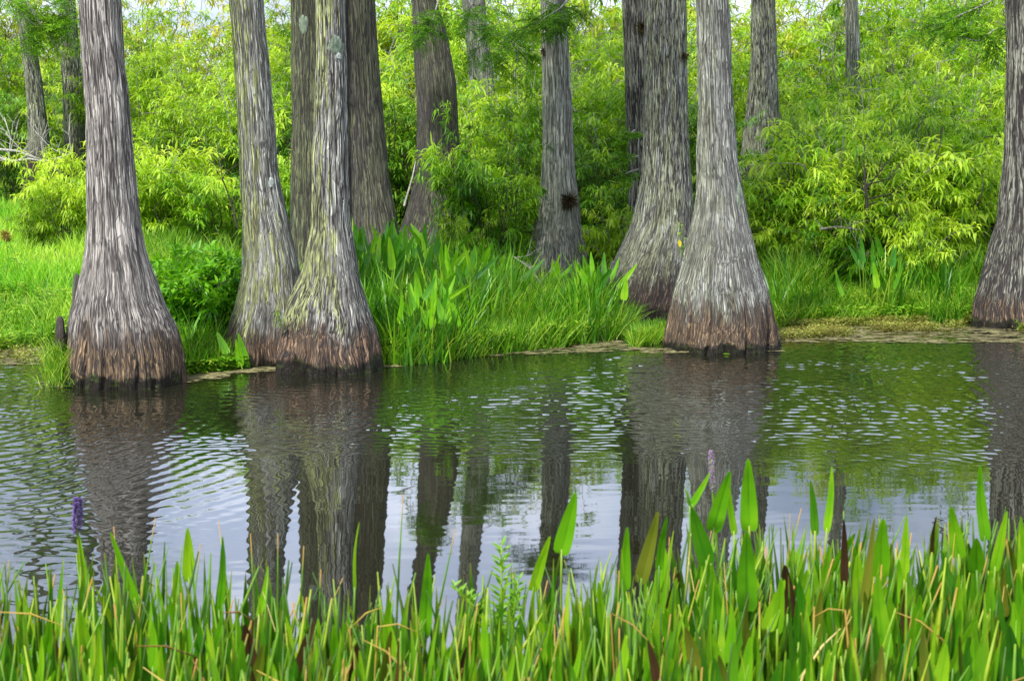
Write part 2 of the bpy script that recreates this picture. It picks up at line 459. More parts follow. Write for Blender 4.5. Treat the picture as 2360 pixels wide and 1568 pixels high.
# ------------------------------------------------------------------ cypress trees
M_TWIG = wood_mat('twig_bark', (.10, .085, .07), (.27, .25, .22), 60)
M_GREYTWIG = wood_mat('grey_twig', (.20, .18, .16), (.42, .40, .37), 60)
M_DARKTWIG = wood_mat('dark_twig', (.03, .022, .018), (.09, .068, .055), 60)
M_CYP = leaf_mat('cypress_needles', (.05, .18, .008), (.15, .38, .012), (.30, .54, .03), 0.4, 0.5, patch=1.5)

def rand_unit(n):
    v = rng.normal(size=(n, 3)); return v / np.linalg.norm(v, axis=1)[:, None]

def cypress_spray(g, gw, P0, P1, n=26, spread=0.32, L=.10, W=.012, twig_r=.006, hang=0.25):
    """feathery spray: a twig with side twigs, each carrying two rows of needles"""
    P0, P1 = np.asarray(P0, float), np.asarray(P1, float)
    ax = P1 - P0; Lx = np.linalg.norm(ax)
    s = np.linspace(0, 1, 6)[:, None]
    main = P0 + ax * s + np.array([0, 0, -hang * Lx]) * s ** 2
    gw.tube(main, np.linspace(twig_r, twig_r * .3, 6), 4)
    for i in range(n):
        u = 0.15 + 0.85 * i / n
        b = np.array([np.interp(u, s[:, 0], main[:, k]) for k in range(3)])
        d = ax / Lx * 0.6 + rand_unit(1)[0] * np.array([1, 1, .45]) * 1.0
        d[2] -= 0.15; d /= np.linalg.norm(d)
        l = spread * (1.15 - u * .6) * random.uniform(.6, 1.1)
        q = b + d * l * np.linspace(0, 1, 4)[:, None] + np.array([0, 0, -.12 * l]) * np.linspace(0, 1, 4)[:, None] ** 2
        gw.tube(q, np.linspace(twig_r * .4, .0015, 4), 3, cap=False)
        k = max(6, int(l / .016))
        uu = np.linspace(.08, 1, k)
        B = np.stack([np.interp(uu, np.linspace(0, 1, 4), q[:, j]) for j in range(3)], 1)
        sd = np.cross(d, [0, 0, 1.0]); sd /= np.linalg.norm(sd) + 1e-6
        sg = np.where(np.arange(k) % 2 == 0, 1, -1)[:, None]
        D = sd * sg * .9 + d * .55 + rng.normal(size=(k, 3)) * .22
        g.leaves(B, D, np.tile([0, 0, 1.0], (k, 1)) + rng.normal(size=(k, 3)) * .3, L * rng.uniform(.5, 1, k), W, rng.uniform(0, .7, k),
                 prof=((0, .5), (.5, 1), (1, .1)), a=random.random() * .5 + rng.random(k) * .5)

def crown_protos():
    out = []
    for s in range(3):
        g, gw = Geo(), Geo()
        for i in range(15):
            z = 0.2 + i * 0.3
            a = i * 2.4 + s; L = (2.3 - z * 0.36) * random.uniform(.6, 1.1)
            d = np.array([math.cos(a), math.sin(a), .25])
            p0 = np.array([0, 0, z]); p1 = p0 + d * L
            gw.tube([p0, (p0 + p1) / 2 + [0, 0, .08], p1], [.045, .025, .008], 5)
            for k in range(4):
                q = p0 + (p1 - p0) * random.uniform(.35, 1)
                e = q + (rand_unit(1)[0] * np.array([1, 1, .3]) + d * .4) * random.uniform(.4, .7)
                cypress_spray(g, gw, q, e, 9, .38, .13, .03, .006)
        out.append((g.mesh('crown_foliage', [M_CYP]), gw.mesh('crown_limbs', [M_TWIG])))
    return out
CROWNS = crown_protos()

def trunk_mesh(name, D, outline, H, mat, seed, nth=300, dz=0.014, flute=0.06, flare_h=0.55, ridge=0.0065, ratio=1.0, kf=(4, 15), grooves=()):
    o_ = sorted(outline)
    pts = [(px(xl, vy, D), px(xr, vy, D)) for vy, xl, xr in o_]
    zs = np.array([p[0][2] for p in pts]); cx = np.array([(a[0] + b[0]) / 2 for a, b in pts]); rr = np.array([(b[0] - a[0]) / 2 for a, b in pts])
    order = np.argsort(zs); zs, cx, rr = zs[order], cx[order], rr[order]
    slope = (cx[-1] - cx[-3]) / (zs[-1] - zs[-3] + 1e-6)
    ztop, rtop, ctop = zs[-1], rr[-1], cx[-1]
    ext = np.linspace(ztop + .5, H, 8)
    u = (ext - ztop) / (H - ztop)
    zs = np.concatenate([zs, ext]); rr = np.concatenate([rr, rtop * (1 - u * .78)]); cx = np.concatenate([cx, ctop + slope * (ext - ztop) * (1 - u * .5)])
    zs = np.concatenate([[-.7], zs]); rr = np.concatenate([[rr[0] * 1.05], rr]); cx = np.concatenate([[cx[0]], cx])
    vis = 3.6 if D < 16 else 4.4
    zg = np.concatenate([np.arange(-.5, vis, dz), np.linspace(vis, H, 70)])
    r = np.interp(zg, zs, rr); c = np.interp(zg, zs, cx)
    k = np.exp(-np.linspace(-2, 2, 13) ** 2); k /= k.sum()
    w = int(max(1, .02 / dz))
    def sm(v):
        for _ in range(4):
            e = np.pad(v, 6, mode='edge'); v = np.convolve(e, k, 'valid')
        return v
    r, c = sm(r), sm(c)
    th = np.linspace(0, 2 * PI, nth, endpoint=False)
    Z, TH = np.meshgrid(zg, th, indexing='ij'); R = np.broadcast_to(r[:, None], Z.shape); Cc = np.broadcast_to(c[:, None], Z.shape)
    R0 = rtop * 1.05
    rs = np.random.default_rng(seed)
    Fl = np.zeros_like(th)
    for kk in range(kf[0], kf[1]):
        Fl += rs.uniform(.3, 1) / kk ** .6 * np.cos(kk * th + rs.uniform(0, 6.28))
    Fl /= np.abs(Fl).max()
    z0 = max(outline[-1][0] * 0, 0)
    amp = flute * (np.exp(-np.clip(Z, 0, 9) / flare_h) + 0.10)
    tw = TH + 0.10 * np.sin(Z * 2.1 + seed)              # ridges wander a little up the trunk
    Fz = np.interp((tw % (2 * PI)).ravel(), np.append(th, 2 * PI), np.append(Fl, Fl[0])).reshape(Z.shape)
    rad = R * (1 + amp * Fz - amp * .35)
    for ga, gw_, gd, gh in grooves:                       # deep clefts
        dd = np.angle(np.exp(1j * (TH - ga - .05 * np.sin(Z * 6))))
        rad -= R * gd * np.exp(-(dd / gw_) ** 2) * np.clip(1 - Z / gh, 0, 1) ** .7
    bx, by = np.cos(TH) * R0, np.sin(TH) * R0
    fl = np.clip((R / R0 - 1.25) / 0.8, 0, 1)
    # modelled bark: long vertical strips, doubled up on the flare
    def strips(f, fz, sd):
        n = fbm(bx * f, by * f, Z * fz, sd, 2)
        return np.clip(np.abs(n - .5) * 6.0, 0, 1)
    s1 = strips(54, 1.1, seed); s2 = strips(105, 1.7, seed + 3)
    s = s1 * (1 - fl) * (.75 + .25 * s2) + fl * s2 * (.6 + .4 * s1)
    brk = vnoise(bx * 30, by * 30, Z * 7, seed + 8)       # plate ends
    s = s * (.75 + .25 * np.clip((brk - .25) * 4, 0, 1))
    lump = fbm(bx * 8, by * 8, Z * 3, seed + 5, 3) - .5
    rad = rad + ridge * (s - .6) * (1 + fl) + .022 * lump * np.clip(R / R0, 1, 2)
    X = Cc + rad * np.cos(TH) ; Yy = rad * np.sin(TH) * ratio
    x0 = float(np.interp(0.0, zg, c))
    V = np.stack([X - x0, Yy, Z], -1).reshape(-1, 3)
    nz = len(zg)
    i = np.arange(nz - 1)[:, None] * nth; j = np.arange(nth)[None]; j2 = (j + 1) % nth
    Q = np.stack([i + j, i + j2, i + nth + j2, i + nth + j], -1).reshape(-1, 4)
    attrs = {'bk': np.stack([bx, by, Z], -1).reshape(-1, 3), 'bn': np.stack([np.cos(TH), np.sin(TH), Z * 0], -1).reshape(-1, 3),
             'vh': s.ravel(), 'fl': fl.ravel()}
    return V, Q, attrs, x0, (zg, c - x0, r)

def cypress(D, outline, label, mat, seed, H=13.0, group='bald cypress trees', base_z=0.0, crown=True, **kw):
    V, Q, attrs, x0, prof = trunk_mesh('trunk', D, outline, H, mat, seed, **kw)
    attrs['vz'] = V[:, 2] - base_z
    me = make_mesh('trunk', V, [Q], [mat], attrs)
    root = empty('cypress_tree', (x0, D, 0))
    tag(root, label, 'tree', group)
    link('trunk', me, root)
    if crown:
        fm, lm = CROWNS[seed % 3]
        zc = H - 4.2
        cxx = float(np.interp(zc + 2, prof[0], prof[1]))
        for nm, mm in (('crown', fm), ('limb', lm)):
            o = link(nm, mm, root, (cxx, 0, zc)); o.rotation_euler = (0, 0, seed * 1.3)
    TREES.append((root, prof))
    return root, prof

GREY = bark_mat('bark_grey_plates', light=(0.659, 0.607, 0.539), mid=(0.296, 0.268, 0.242), lichen=.0, fleck=.3, crack=.55, plate=(24, 3.2), brown_h=.40, wet_h=.085, moss=.5, brown=(0.389, 0.259, 0.136))
LICH = bark_mat('bark_yellow_lichen', light=(0.701, 0.707, 0.627), mid=(0.234, 0.234, 0.208), lichen=.9, lside=(-1, .0), fleck=.6, crack=.5, plate=(30, 4), brown_h=.32, wet_h=.10, pale=.4, brown=(0.295, 0.178, 0.106), seed=1.0)
LICH2 = bark_mat('bark_lichen_streaks', light=(0.694, 0.688, 0.610), mid=(0.234, 0.229, 0.198), lichen=.9, lside=(-1, .0), fleck=.6, crack=.6, plate=(30, 4), brown_h=.36, wet_h=.11, pale=.3, brown=(0.330, 0.200, 0.114), seed=2.0)
DARK = bark_mat('bark_dark', light=(0.177, 0.166, 0.146), mid=(0.078, 0.071, 0.062), lichen=.2, lside=(.6, -.6), fleck=.45, crack=.6, plate=(30, 3.6), brown_h=.2, wet_h=.02, seed=3.0)
DGRN = bark_mat('bark_dark_green', light=(0.130, 0.136, 0.099), mid=(0.057, 0.060, 0.044), lichen=.25, lside=(-.5, -.6), fleck=.3, crack=.6, plate=(30, 3.6), brown_h=.1, wet_h=.02, greenish=.25, seed=4.0)
FLECK = bark_mat('bark_white_flecks', light=(0.564, 0.571, 0.513), mid=(0.156, 0.158, 0.140), lichen=.4, lside=(-.3, -.5), fleck=1.0, crack=.6, plate=(34, 6), brown_h=.46, wet_h=.22, pale=.5, brown=(.085, .048, .038), seed=5.0)
STRI = bark_mat('bark_fine_grey', light=(0.614, 0.625, 0.554), mid=(0.224, 0.223, 0.198), lichen=.25, lside=(-1, .3), fleck=.6, crack=.5, plate=(36, 3.4), brown_h=.42, wet_h=.07, moss=.4, greenish=.25, brown=(0.319, 0.211, 0.114), seed=6.0)
PALE = bark_mat('bark_pale_furrows', light=(0.676, 0.675, 0.596), mid=(0.270, 0.267, 0.234), lichen=.2, fleck=.8, crack=.45, plate=(28, 3.4), brown_h=.16, wet_h=.13, moss=.9, brown=(0.118, 0.065, 0.040), seed=7.0)
EDGE = bark_mat('bark_dark_ridges', light=(0.453, 0.448, 0.390), mid=(0.104, 0.096, 0.087), lichen=.1, fleck=.45, crack=.9, plate=(22, 3.6), brown_h=.30, wet_h=.07, brown=(0.319, 0.205, 0.114), seed=8.0)

T0, p0 = cypress(11.2, [(0, 182, 278), (133, 188, 286), (266, 199, 300), (400, 201, 311), (519, 202, 323), (580, 198, 336), (625, 190, 352), (703, 174, 378), (740, 166, 395), (781, 159, 410), (820, 157, 420), (883, 154, 428)],
    'big grey plated cypress standing in the water at the left, smooth wide orange brown foot', GREY, 11, nth=420, dz=.009, flute=.12, flare_h=.36,
    grooves=((-1.15, .05, .07, .9), (-1.75, .035, .09, .55), (-2.15, .05, .12, .8), (-.85, .04, .08, .4)))
T1, p1 = cypress(12.3, [(0, 528, 607), (133, 541, 620), (266, 548, 631), (400, 553, 641), (430, 554, 646), (527, 560, 668), (580, 560, 680), (625, 556, 694), (703, 540, 705), (762, 524, 712), (801, 517, 716), (838, 516, 718)],
    'leaning cypress with yellow lichen streaks, left one of the joined pair', LICH, 23, nth=360, dz=.010, flute=.12, flare_h=.30)
T2, p2 = cypress(11.9, [(0, 725, 795), (133, 727, 799), (266, 722, 801), (400, 717, 803), (519, 716, 805), (528, 714, 810), (625, 696, 825), (703, 661, 851), (740, 650, 863), (762, 644, 871), (801, 633, 882), (850, 630, 888)],
    'cypress with a round grey lichen patch, right one of the joined pair with yellow streaks', LICH2, 37, nth=400, dz=.009, flute=.12, flare_h=.32, grooves=((-1.9, .05, .10, .35), (-.75, .06, .10, .5), (-1.3, .03, .05, .5)))
T3, p3 = cypress(16.0, [(0, 670, 752), (133, 671, 754), (266, 671, 757), (430, 669, 765), (520, 668, 770), (600, 664, 778), (660, 655, 785)],
    'dark greenish cypress half hidden behind the yellow streaked pair', DGRN, 41, nth=260, flute=.05)
T4, p4 = cypress(16.4, [(0, 790, 864), (133, 793, 871), (266, 798, 884), (400, 800, 895), (519, 800, 916), (580, 796, 929), (640, 785, 942), (680, 780, 950)],
    'dark brown cypress just right of the round lichen patch, foot lost in pickerelweed', DARK, 53, nth=280, flute=.07)
T5, p5 = cypress(20.5, [(0, 949, 1003), (67, 952, 1028), (133, 955, 1041), (200, 959, 1052), (300, 962, 1058), (400, 957, 1062), (473, 940, 1078), (540, 918, 1092), (600, 908, 1100)],
    'dark cypress with a bend, foot wrapped in willow leaves, centre left of the thicket', DARK, 67, nth=220, dz=.02, flute=.10)
T6, p6 = cypress(25.0, [(0, 1064, 1118), (83, 1073, 1124), (166, 1080, 1138), (333, 1070, 1152), (450, 1055, 1165), (560, 1040, 1180)],
    'pale cypress screened by hanging leaves, right of the bent dark trunk', PALE, 71, nth=200, dz=.02, flute=.06)
T7, p7 = cypress(18.3, [(0, 1246, 1301), (100, 1246, 1310), (200, 1250, 1315), (300, 1250, 1320), (400, 1248, 1324), (466, 1241, 1334), (524, 1229, 1337), (571, 1212, 1354), (612, 1203, 1366), (640, 1200, 1370)],
    'slim pale furrowed cypress alone in the middle with a brown tuft on its foot', PALE, 83, nth=300, dz=.014, flute=.09, flare_h=.3, base_z=0.10)
T8, p8 = cypress(15.4, [(0, 1486, 1581), (133, 1484, 1583), (293, 1482, 1586), (400, 1477, 1593), (460, 1466, 1597), (513, 1455, 1600), (587, 1422, 1603), (618, 1404, 1606), (665, 1386, 1606), (700, 1374, 1604), (735, 1362, 1602)],
    'stout white flecked cypress with dark mossy foot, behind the broad fluted one', FLECK, 97, nth=380, dz=.011, flute=.11, flare_h=.3)
T8b, p8b = cypress(18.5, [(0, 1433, 1502), (133, 1438, 1506), (266, 1443, 1510), (420, 1450, 1520), (520, 1444, 1526), (620, 1430, 1540)],
    'dark cypress peeping out along the left edge of the stout flecked one', EDGE, 103, nth=240, dz=.016, flute=.05)
T9, p9 = cypress(13.2, [(0, 1605, 1680), (133, 1606, 1684), (266, 1608, 1691), (400, 1605, 1704), (430, 1603, 1708), (505, 1596, 1723), (580, 1579, 1744), (655, 1556, 1768), (711, 1544, 1781), (749, 1536, 1789), (800, 1530, 1796)],
    'grey cypress with the broad fluted brown foot standing in water, right of centre', STRI, 113, nth=420, dz=.010, flute=.11, flare_h=.42,
    grooves=((-1.95, .03, .12, .45), (-.62, .05, .16, .45), (-1.25, .03, .07, .6), (-2.4, .04, .08, .4)))
T10, p10 = cypress(20.5, [(0, 1731, 1785), (133, 1730, 1790), (266, 1718, 1795), (333, 1710, 1800), (420, 1700, 1808), (520, 1690, 1815)],
    'speckled cypress behind the thicket, just right of the broad fluted one', FLECK, 127, nth=220, dz=.02, flute=.05)
T11, p11 = cypress(15.0, [(0, 2317, 2404), (133, 2319, 2408), (200, 2319, 2412), (300, 2316, 2418), (400, 2311, 2426), (505, 2299, 2440), (580, 2277, 2462), (655, 2256, 2482), (693, 2243, 2495), (745, 2232, 2506)],
    'dark ridged cypress cut by the right edge of the picture', EDGE, 131, nth=400, dz=.011, flute=.11, flare_h=.4, grooves=((-1.75, .05, .14, .8), (-2.2, .05, .10, .8)))
T12, p12 = cypress(22.0, [(0, 33, 63), (67, 43, 80), (133, 52, 88), (200, 60, 98), (266, 65, 107), (333, 63, 115), (383, 57, 127), (440, 50, 135)],
    'slim bent cypress at the far left edge of the thicket', FLECK, 139, nth=180, dz=.02, flute=.05, base_z=1.2)
T13, p13 = cypress(22.5, [(0, 137, 173), (67, 138, 178), (133, 140, 183), (200, 145, 190), (266, 148, 194), (360, 145, 200), (440, 140, 205)],
    'slim straight cypress close behind the big grey plated one', FLECK, 149, nth=180, dz=.02, flute=.05, base_z=1.2)
T14, p14 = cypress(24.0, [(0, 1946, 1976), (83, 1948, 1980), (200, 1948, 1984), (400, 1944, 1990), (520, 1940, 1996)],
    'thin far cypress seen through leaves above the right hand thicket', PALE, 151, nth=160, dz=.02, flute=.04)

# small things on the trunks ------------------------------------------------
def lichen_patch(root, D, vx, vy, rw, rh, prof, mat, n=60, seed=0):
    """ragged crust hugging the bark"""
    c = px(vx, vy, D); zc = c[2]; x_l = c[0] - root.location.x
    rs = np.random.default_rng(seed)
    rings, seg = 9, 40
    V, Q = [], []
    for i in range(rings + 1):
        for j in range(seg):
            a = j / seg * 2 * PI
            e = 1 + .06 * math.sin(3 * a + seed) + .04 * math.sin(7 * a + 2) + .05 * rs.normal()
            q = i / rings
            dx = rw * q * e * math.cos(a); dz = rh * q * e * math.sin(a)
            z = zc + dz; R = float(np.interp(z, prof[0], prof[2])); cc = float(np.interp(z, prof[0], prof[1]))
            xx = np.clip((x_l + dx - cc) / R, -.97, .97)
            y = -R * math.sqrt(1 - xx * xx) - .012 * (1 - q ** 6) + .006 * rs.random()
            V.append((cc + xx * R, y, z))
    for i in range(rings):
        for j in range(seg):
            Q.append((i * seg + j, (i + 1) * seg + j, (i + 1) * seg + (j + 1) % seg, i * seg + (j + 1) % seg))
    return link('lichen_patch', make_mesh('lichen_patch', V, [Q], [mat]), root)
M_LICHEN = wood_mat('lichen_crust', (.11, .15, .10), (.26, .32, .23), 60)
M_LICHW = wood_mat('lichen_white', (.36, .40, .36), (.58, .62, .58), 70)
lichen_patch(T2, 11.9, 776, 107, .060, .080, p2, M_LICHEN, seed=3)
lichen_patch(T2, 11.9, 784, 131, .018, .03, p2, M_LICHW, seed=5)
lichen_patch(T1, 12.3, 630, 420, .022, .045, p1, M_LICHW, seed=8)
lichen_patch(T9, 13.2, 1703, 450, .045, .14, p9, M_LICHEN, seed=9)
lichen_patch(T9, 13.2, 1688, 270, .03, .12, p9, M_LICHEN, seed=12)
lichen_patch(T3, 16, 705, 60, .05, .1, p3, M_LICHEN, seed=13)

M_TUFT = leaf_mat('brown_tuft', (.03, .02, .012), (.08, .055, .02), (.14, .11, .03), .1, .8)
def tuft(label, D, vx, vy, R, prof, root, n=260):
    c = px(vx, vy, D); x_l = c[0] - root.location.x
    r = float(np.interp(c[2], prof[0], prof[2])); cc = float(np.interp(c[2], prof[0], prof[1]))
    xx = np.clip((x_l - cc) / r, -.98, .98)
    y = D - r * math.sqrt(1 - xx * xx) - .01
    g = Geo()
    d = rand_unit(n); d[:, 1] = -np.abs(d[:, 1]) * 1.0
    g.leaves(np.zeros((n, 3)) + d * R * .12, d, rand_unit(n), R * rng.uniform(.6, 1.15, n), R * .09, rng.uniform(0, .8, n))
    o = link('moss_tuft', g.mesh('moss_tuft', [M_TUFT]), None, (c[0], y, c[2]))
    tag(o, label, 'moss', 'mossy tufts on trunks')
tuft('brown mossy tuft on the foot of the slim pale trunk in the middle', 18.3, 1309, 461, .13, p7, T7)
tuft('small dark tuft high on the left edge of the slim pale middle trunk', 18.3, 1250, 121, .06, p7, T7, 120)
tuft('dark knobbly tuft at the seam between the stout flecked trunk and the dark one', 18.5, 1478, 66, .10, p8b, T8b, 200)
tuft('dark tuft high on the right edge of the stout flecked trunk', 15.4, 1573, 132, .06, p8, T8, 140)

# knees, root stubs
def knee(label, D, vx, vy_top, vy_bot, w, seed, mat, name='cypress_knee', lean=0.0, parent=None, cat='knee', grp='cypress knees'):
    a, b = px(vx, vy_top, D), px(vx, vy_bot, D)
    h = a[2] - b[2]; nth = 40; nz = 34
    rs = np.random.default_rng(seed)
    zz = np.linspace(-.15, h, nz); th = np.linspace(0, 2 * PI, nth, endpoint=False)
    V, at = [], {'bk': [], 'vh': [], 'fl': [], 'vz': [], 'bn': []}
    for z in zz:
        q = np.clip(z / h, 0, 1)
        r = w * (1.25 - .55 * q) * (math.sqrt(max(0, 1 - ((q - .8) / .2) ** 2)) if q > .8 else 1)
        for t_ in th:
            n = float(fbm(math.cos(t_) * 3, math.sin(t_) * 3, z * 14, seed, 3))
            rr = r * (.72 + .55 * n)
            V.append((rr * math.cos(t_) + lean * z, rr * math.sin(t_), z))
            at['bk'].append((.2 * math.cos(t_), .2 * math.sin(t_), z)); at['bn'].append((math.cos(t_), math.sin(t_), 0))
            at['vh'].append(.4 + .5 * n); at['fl'].append(.8); at['vz'].append(z + .2)
    Q = [(i * nth + j, i * nth + (j + 1) % nth, (i + 1) * nth + (j + 1) % nth, (i + 1) * nth + j) for i in range(nz - 1) for j in range(nth)]
    me = make_mesh(name, V, [Q], [mat], at)
    o = link(name, me, parent, (b[0], D, b[2]) if parent is None else (b[0] - parent.location.x, D - parent.location.y, b[2]))
    if parent is None: tag(o, label, cat, grp)
    return o
KNEE = bark_mat('bark_knee', light=(.34, .29, .25), mid=(.19, .15, .12), brown_h=.3, wet_h=.1, fleck=.2, crack=.5, seed=9.0)
knee('rounded brown cypress knee in grass, left of the slim pale middle trunk', 20.0, 1165, 528, 610, .095, 5, KNEE, lean=-.08)
knee('stubby brown knee against the left side of the big grey foot', 11.1, 141, 727, 800, .035, 6, KNEE)
knee(None, 11.15, 163, 690, 860, .05, 7, GREY, name='root_spur', lean=.10, parent=T0)
knee(None, 11.3, 176, 628, 760, .035, 8, GREY, name='root_spur', lean=.04, parent=T0)
knee(None, 11.2, 416, 800, 880, .045, 9, GREY, name='root_spur', lean=-.15, parent=T0)
knee(None, 11.35, 368, 660, 760, .02, 10, GREY, name='root_spur', lean=-.1, parent=T0)

# leafy cypress branches that hang into view
def leafy_branch(root, D, P, n=26, spread=.35, r=.012, bare=False, L=.10, W=.013, mat=None):
    """P: list of (vx, vy, dY) along the limb"""
    pts = np.array([px(a, b, D + c) for a, b, c in P]) - np.array(root.location)
    g, gw = Geo(), Geo()
    gw.tube(pts, np.linspace(r, r * .35, len(pts)), 6)
    o = link('branch', gw.mesh('branch', [mat or M_GREYTWIG]), root)
    if not bare:
        gt = Geo()
        for i in range(len(pts) - 1):
            for k in range(3):
                q = pts[i] + (pts[i + 1] - pts[i]) * random.random()
                d = (pts[i + 1] - pts[i]); d = d / np.linalg.norm(d)
                e = q + (d * .5 + rand_unit(1)[0] * np.array([.9, .9, .5])) * spread * random.uniform(.7, 1.4)
                cypress_spray(g, gt, q, e, n, spread * .6, L, W, .004)
        f = link('foliage', g.mesh('foliage', [M_CYP]), o)
        link('twigs', gt.mesh('twigs', [M_DARKTWIG]), o)
    return o
leafy_branch(T5, 19.8, [(1010, 0, 0), (998, 45, -.2), (985, 60, -.2), (975, 95, -.3)], n=16, spread=.38)
leafy_branch(T5, 19.8, [(985, 60, -.2), (1003, 82, -.3)], bare=True, r=.008)
leafy_branch(T6, 22.0, [(1080, 0, .2), (1105, 50, 0), (1115, 100, -.2), (1125, 155, -.3)], n=22, spread=.55)
leafy_branch(T6, 22.0, [(1050, 30, .2), (1120, 75, 0), (1180, 95, -.2), (1215, 125, -.3)], n=18, spread=.5)
leafy_branch(T6, 22.2, [(1090, -30, .2), (1126, 5, 0), (1145, 30, 0), (1160, 90, 0)], bare=True, r=.012)
leafy_branch(T6, 22.2, [(1126, 5, 0), (1108, 50, 0)], bare=True, r=.008)
leafy_branch(T7, 17.8, [(1340, -30, 0), (1290, 20, -.2), (1250, 45, -.3), (1225, 70, -.3)], n=16, spread=.45)
leafy_branch(T7, 17.9, [(1240, -20, 0), (1265, 20, -.1), (1310, 55, -.1)], n=12, spread=.35)
leafy_branch(T12, 21.3, [(-30, -30, 0), (30, 10, 0), (70, 50, 0), (110, 80, 0)], n=22, spread=.5)
leafy_branch(T12, 21.3, [(60, 0, 0), (95, 60, 0), (140, 120, 0), (150, 130, 0)], bare=True, r=.022)
leafy_branch(T13, 21.8, [(190, 40, 0), (150, 55, -.3), (110, 60, -.4), (85, 90, -.4)], n=20, spread=.45)
leafy_branch(T13, 21.8, [(150, 0, 0), (120, 10, -.3), (90, -5, -.4)], n=20, spread=.5)
leafy_branch(T11, 15.3, [(2330, 60, 0), (2290, 70, -.1), (2255, 95, -.2), (2225, 90, -.2)], n=16, spread=.3)
leafy_branch(T11, 15.6, [(2325, -20, 0), (2270, 10, -.1), (2200, 40, -.2), (2160, 60, -.2)], n=20, spread=.34)
leafy_branch(T8b, 18.0, [(1462, 300, 0), (1450, 310, -.1), (1440, 318, -.2)], n=12, spread=.14, L=.07)
leafy_branch(T8b, 18.0, [(1470, 360, 0), (1450, 363, -.1), (1435, 362, -.2)], n=14, spread=.2, L=.07)
leafy_branch(T8b, 18.0, [(1470, 390, 0), (1450, 396, -.1), (1440, 400, -.2)], n=12, spread=.16, L=.07)

# ------------------------------------------------------------------ shrubs
M_WIL = leaf_mat('willow_leaf', (.045, .17, .005), (.21, .45, .012), (.55, .76, .07), .45, .42, patch=.9)
M_YEL = leaf_mat('yellow_willow_leaf', (.09, .22, .006), (.31, .53, .016), (.62, .80, .08), .45, .45, patch=.8)
M_GAPSHADE = leaf_mat('gap_shade_green_leaf', (.02, .085, .004), (.075, .23, .008), (.24, .44, .03), .35, .42, patch=1.5)  # darker leaf for variety; its dark green also paints shade into thicket gaps
M_LUSH = leaf_mat('lush_leaf', (.045, .19, .005), (.12, .37, .010), (.28, .56, .02), .38, .4, patch=3)
M_OLIVE = leaf_mat('olive_leaf', (.10, .15, .008), (.33, .42, .02), (.60, .60, .08), .4, .5, patch=1.0)

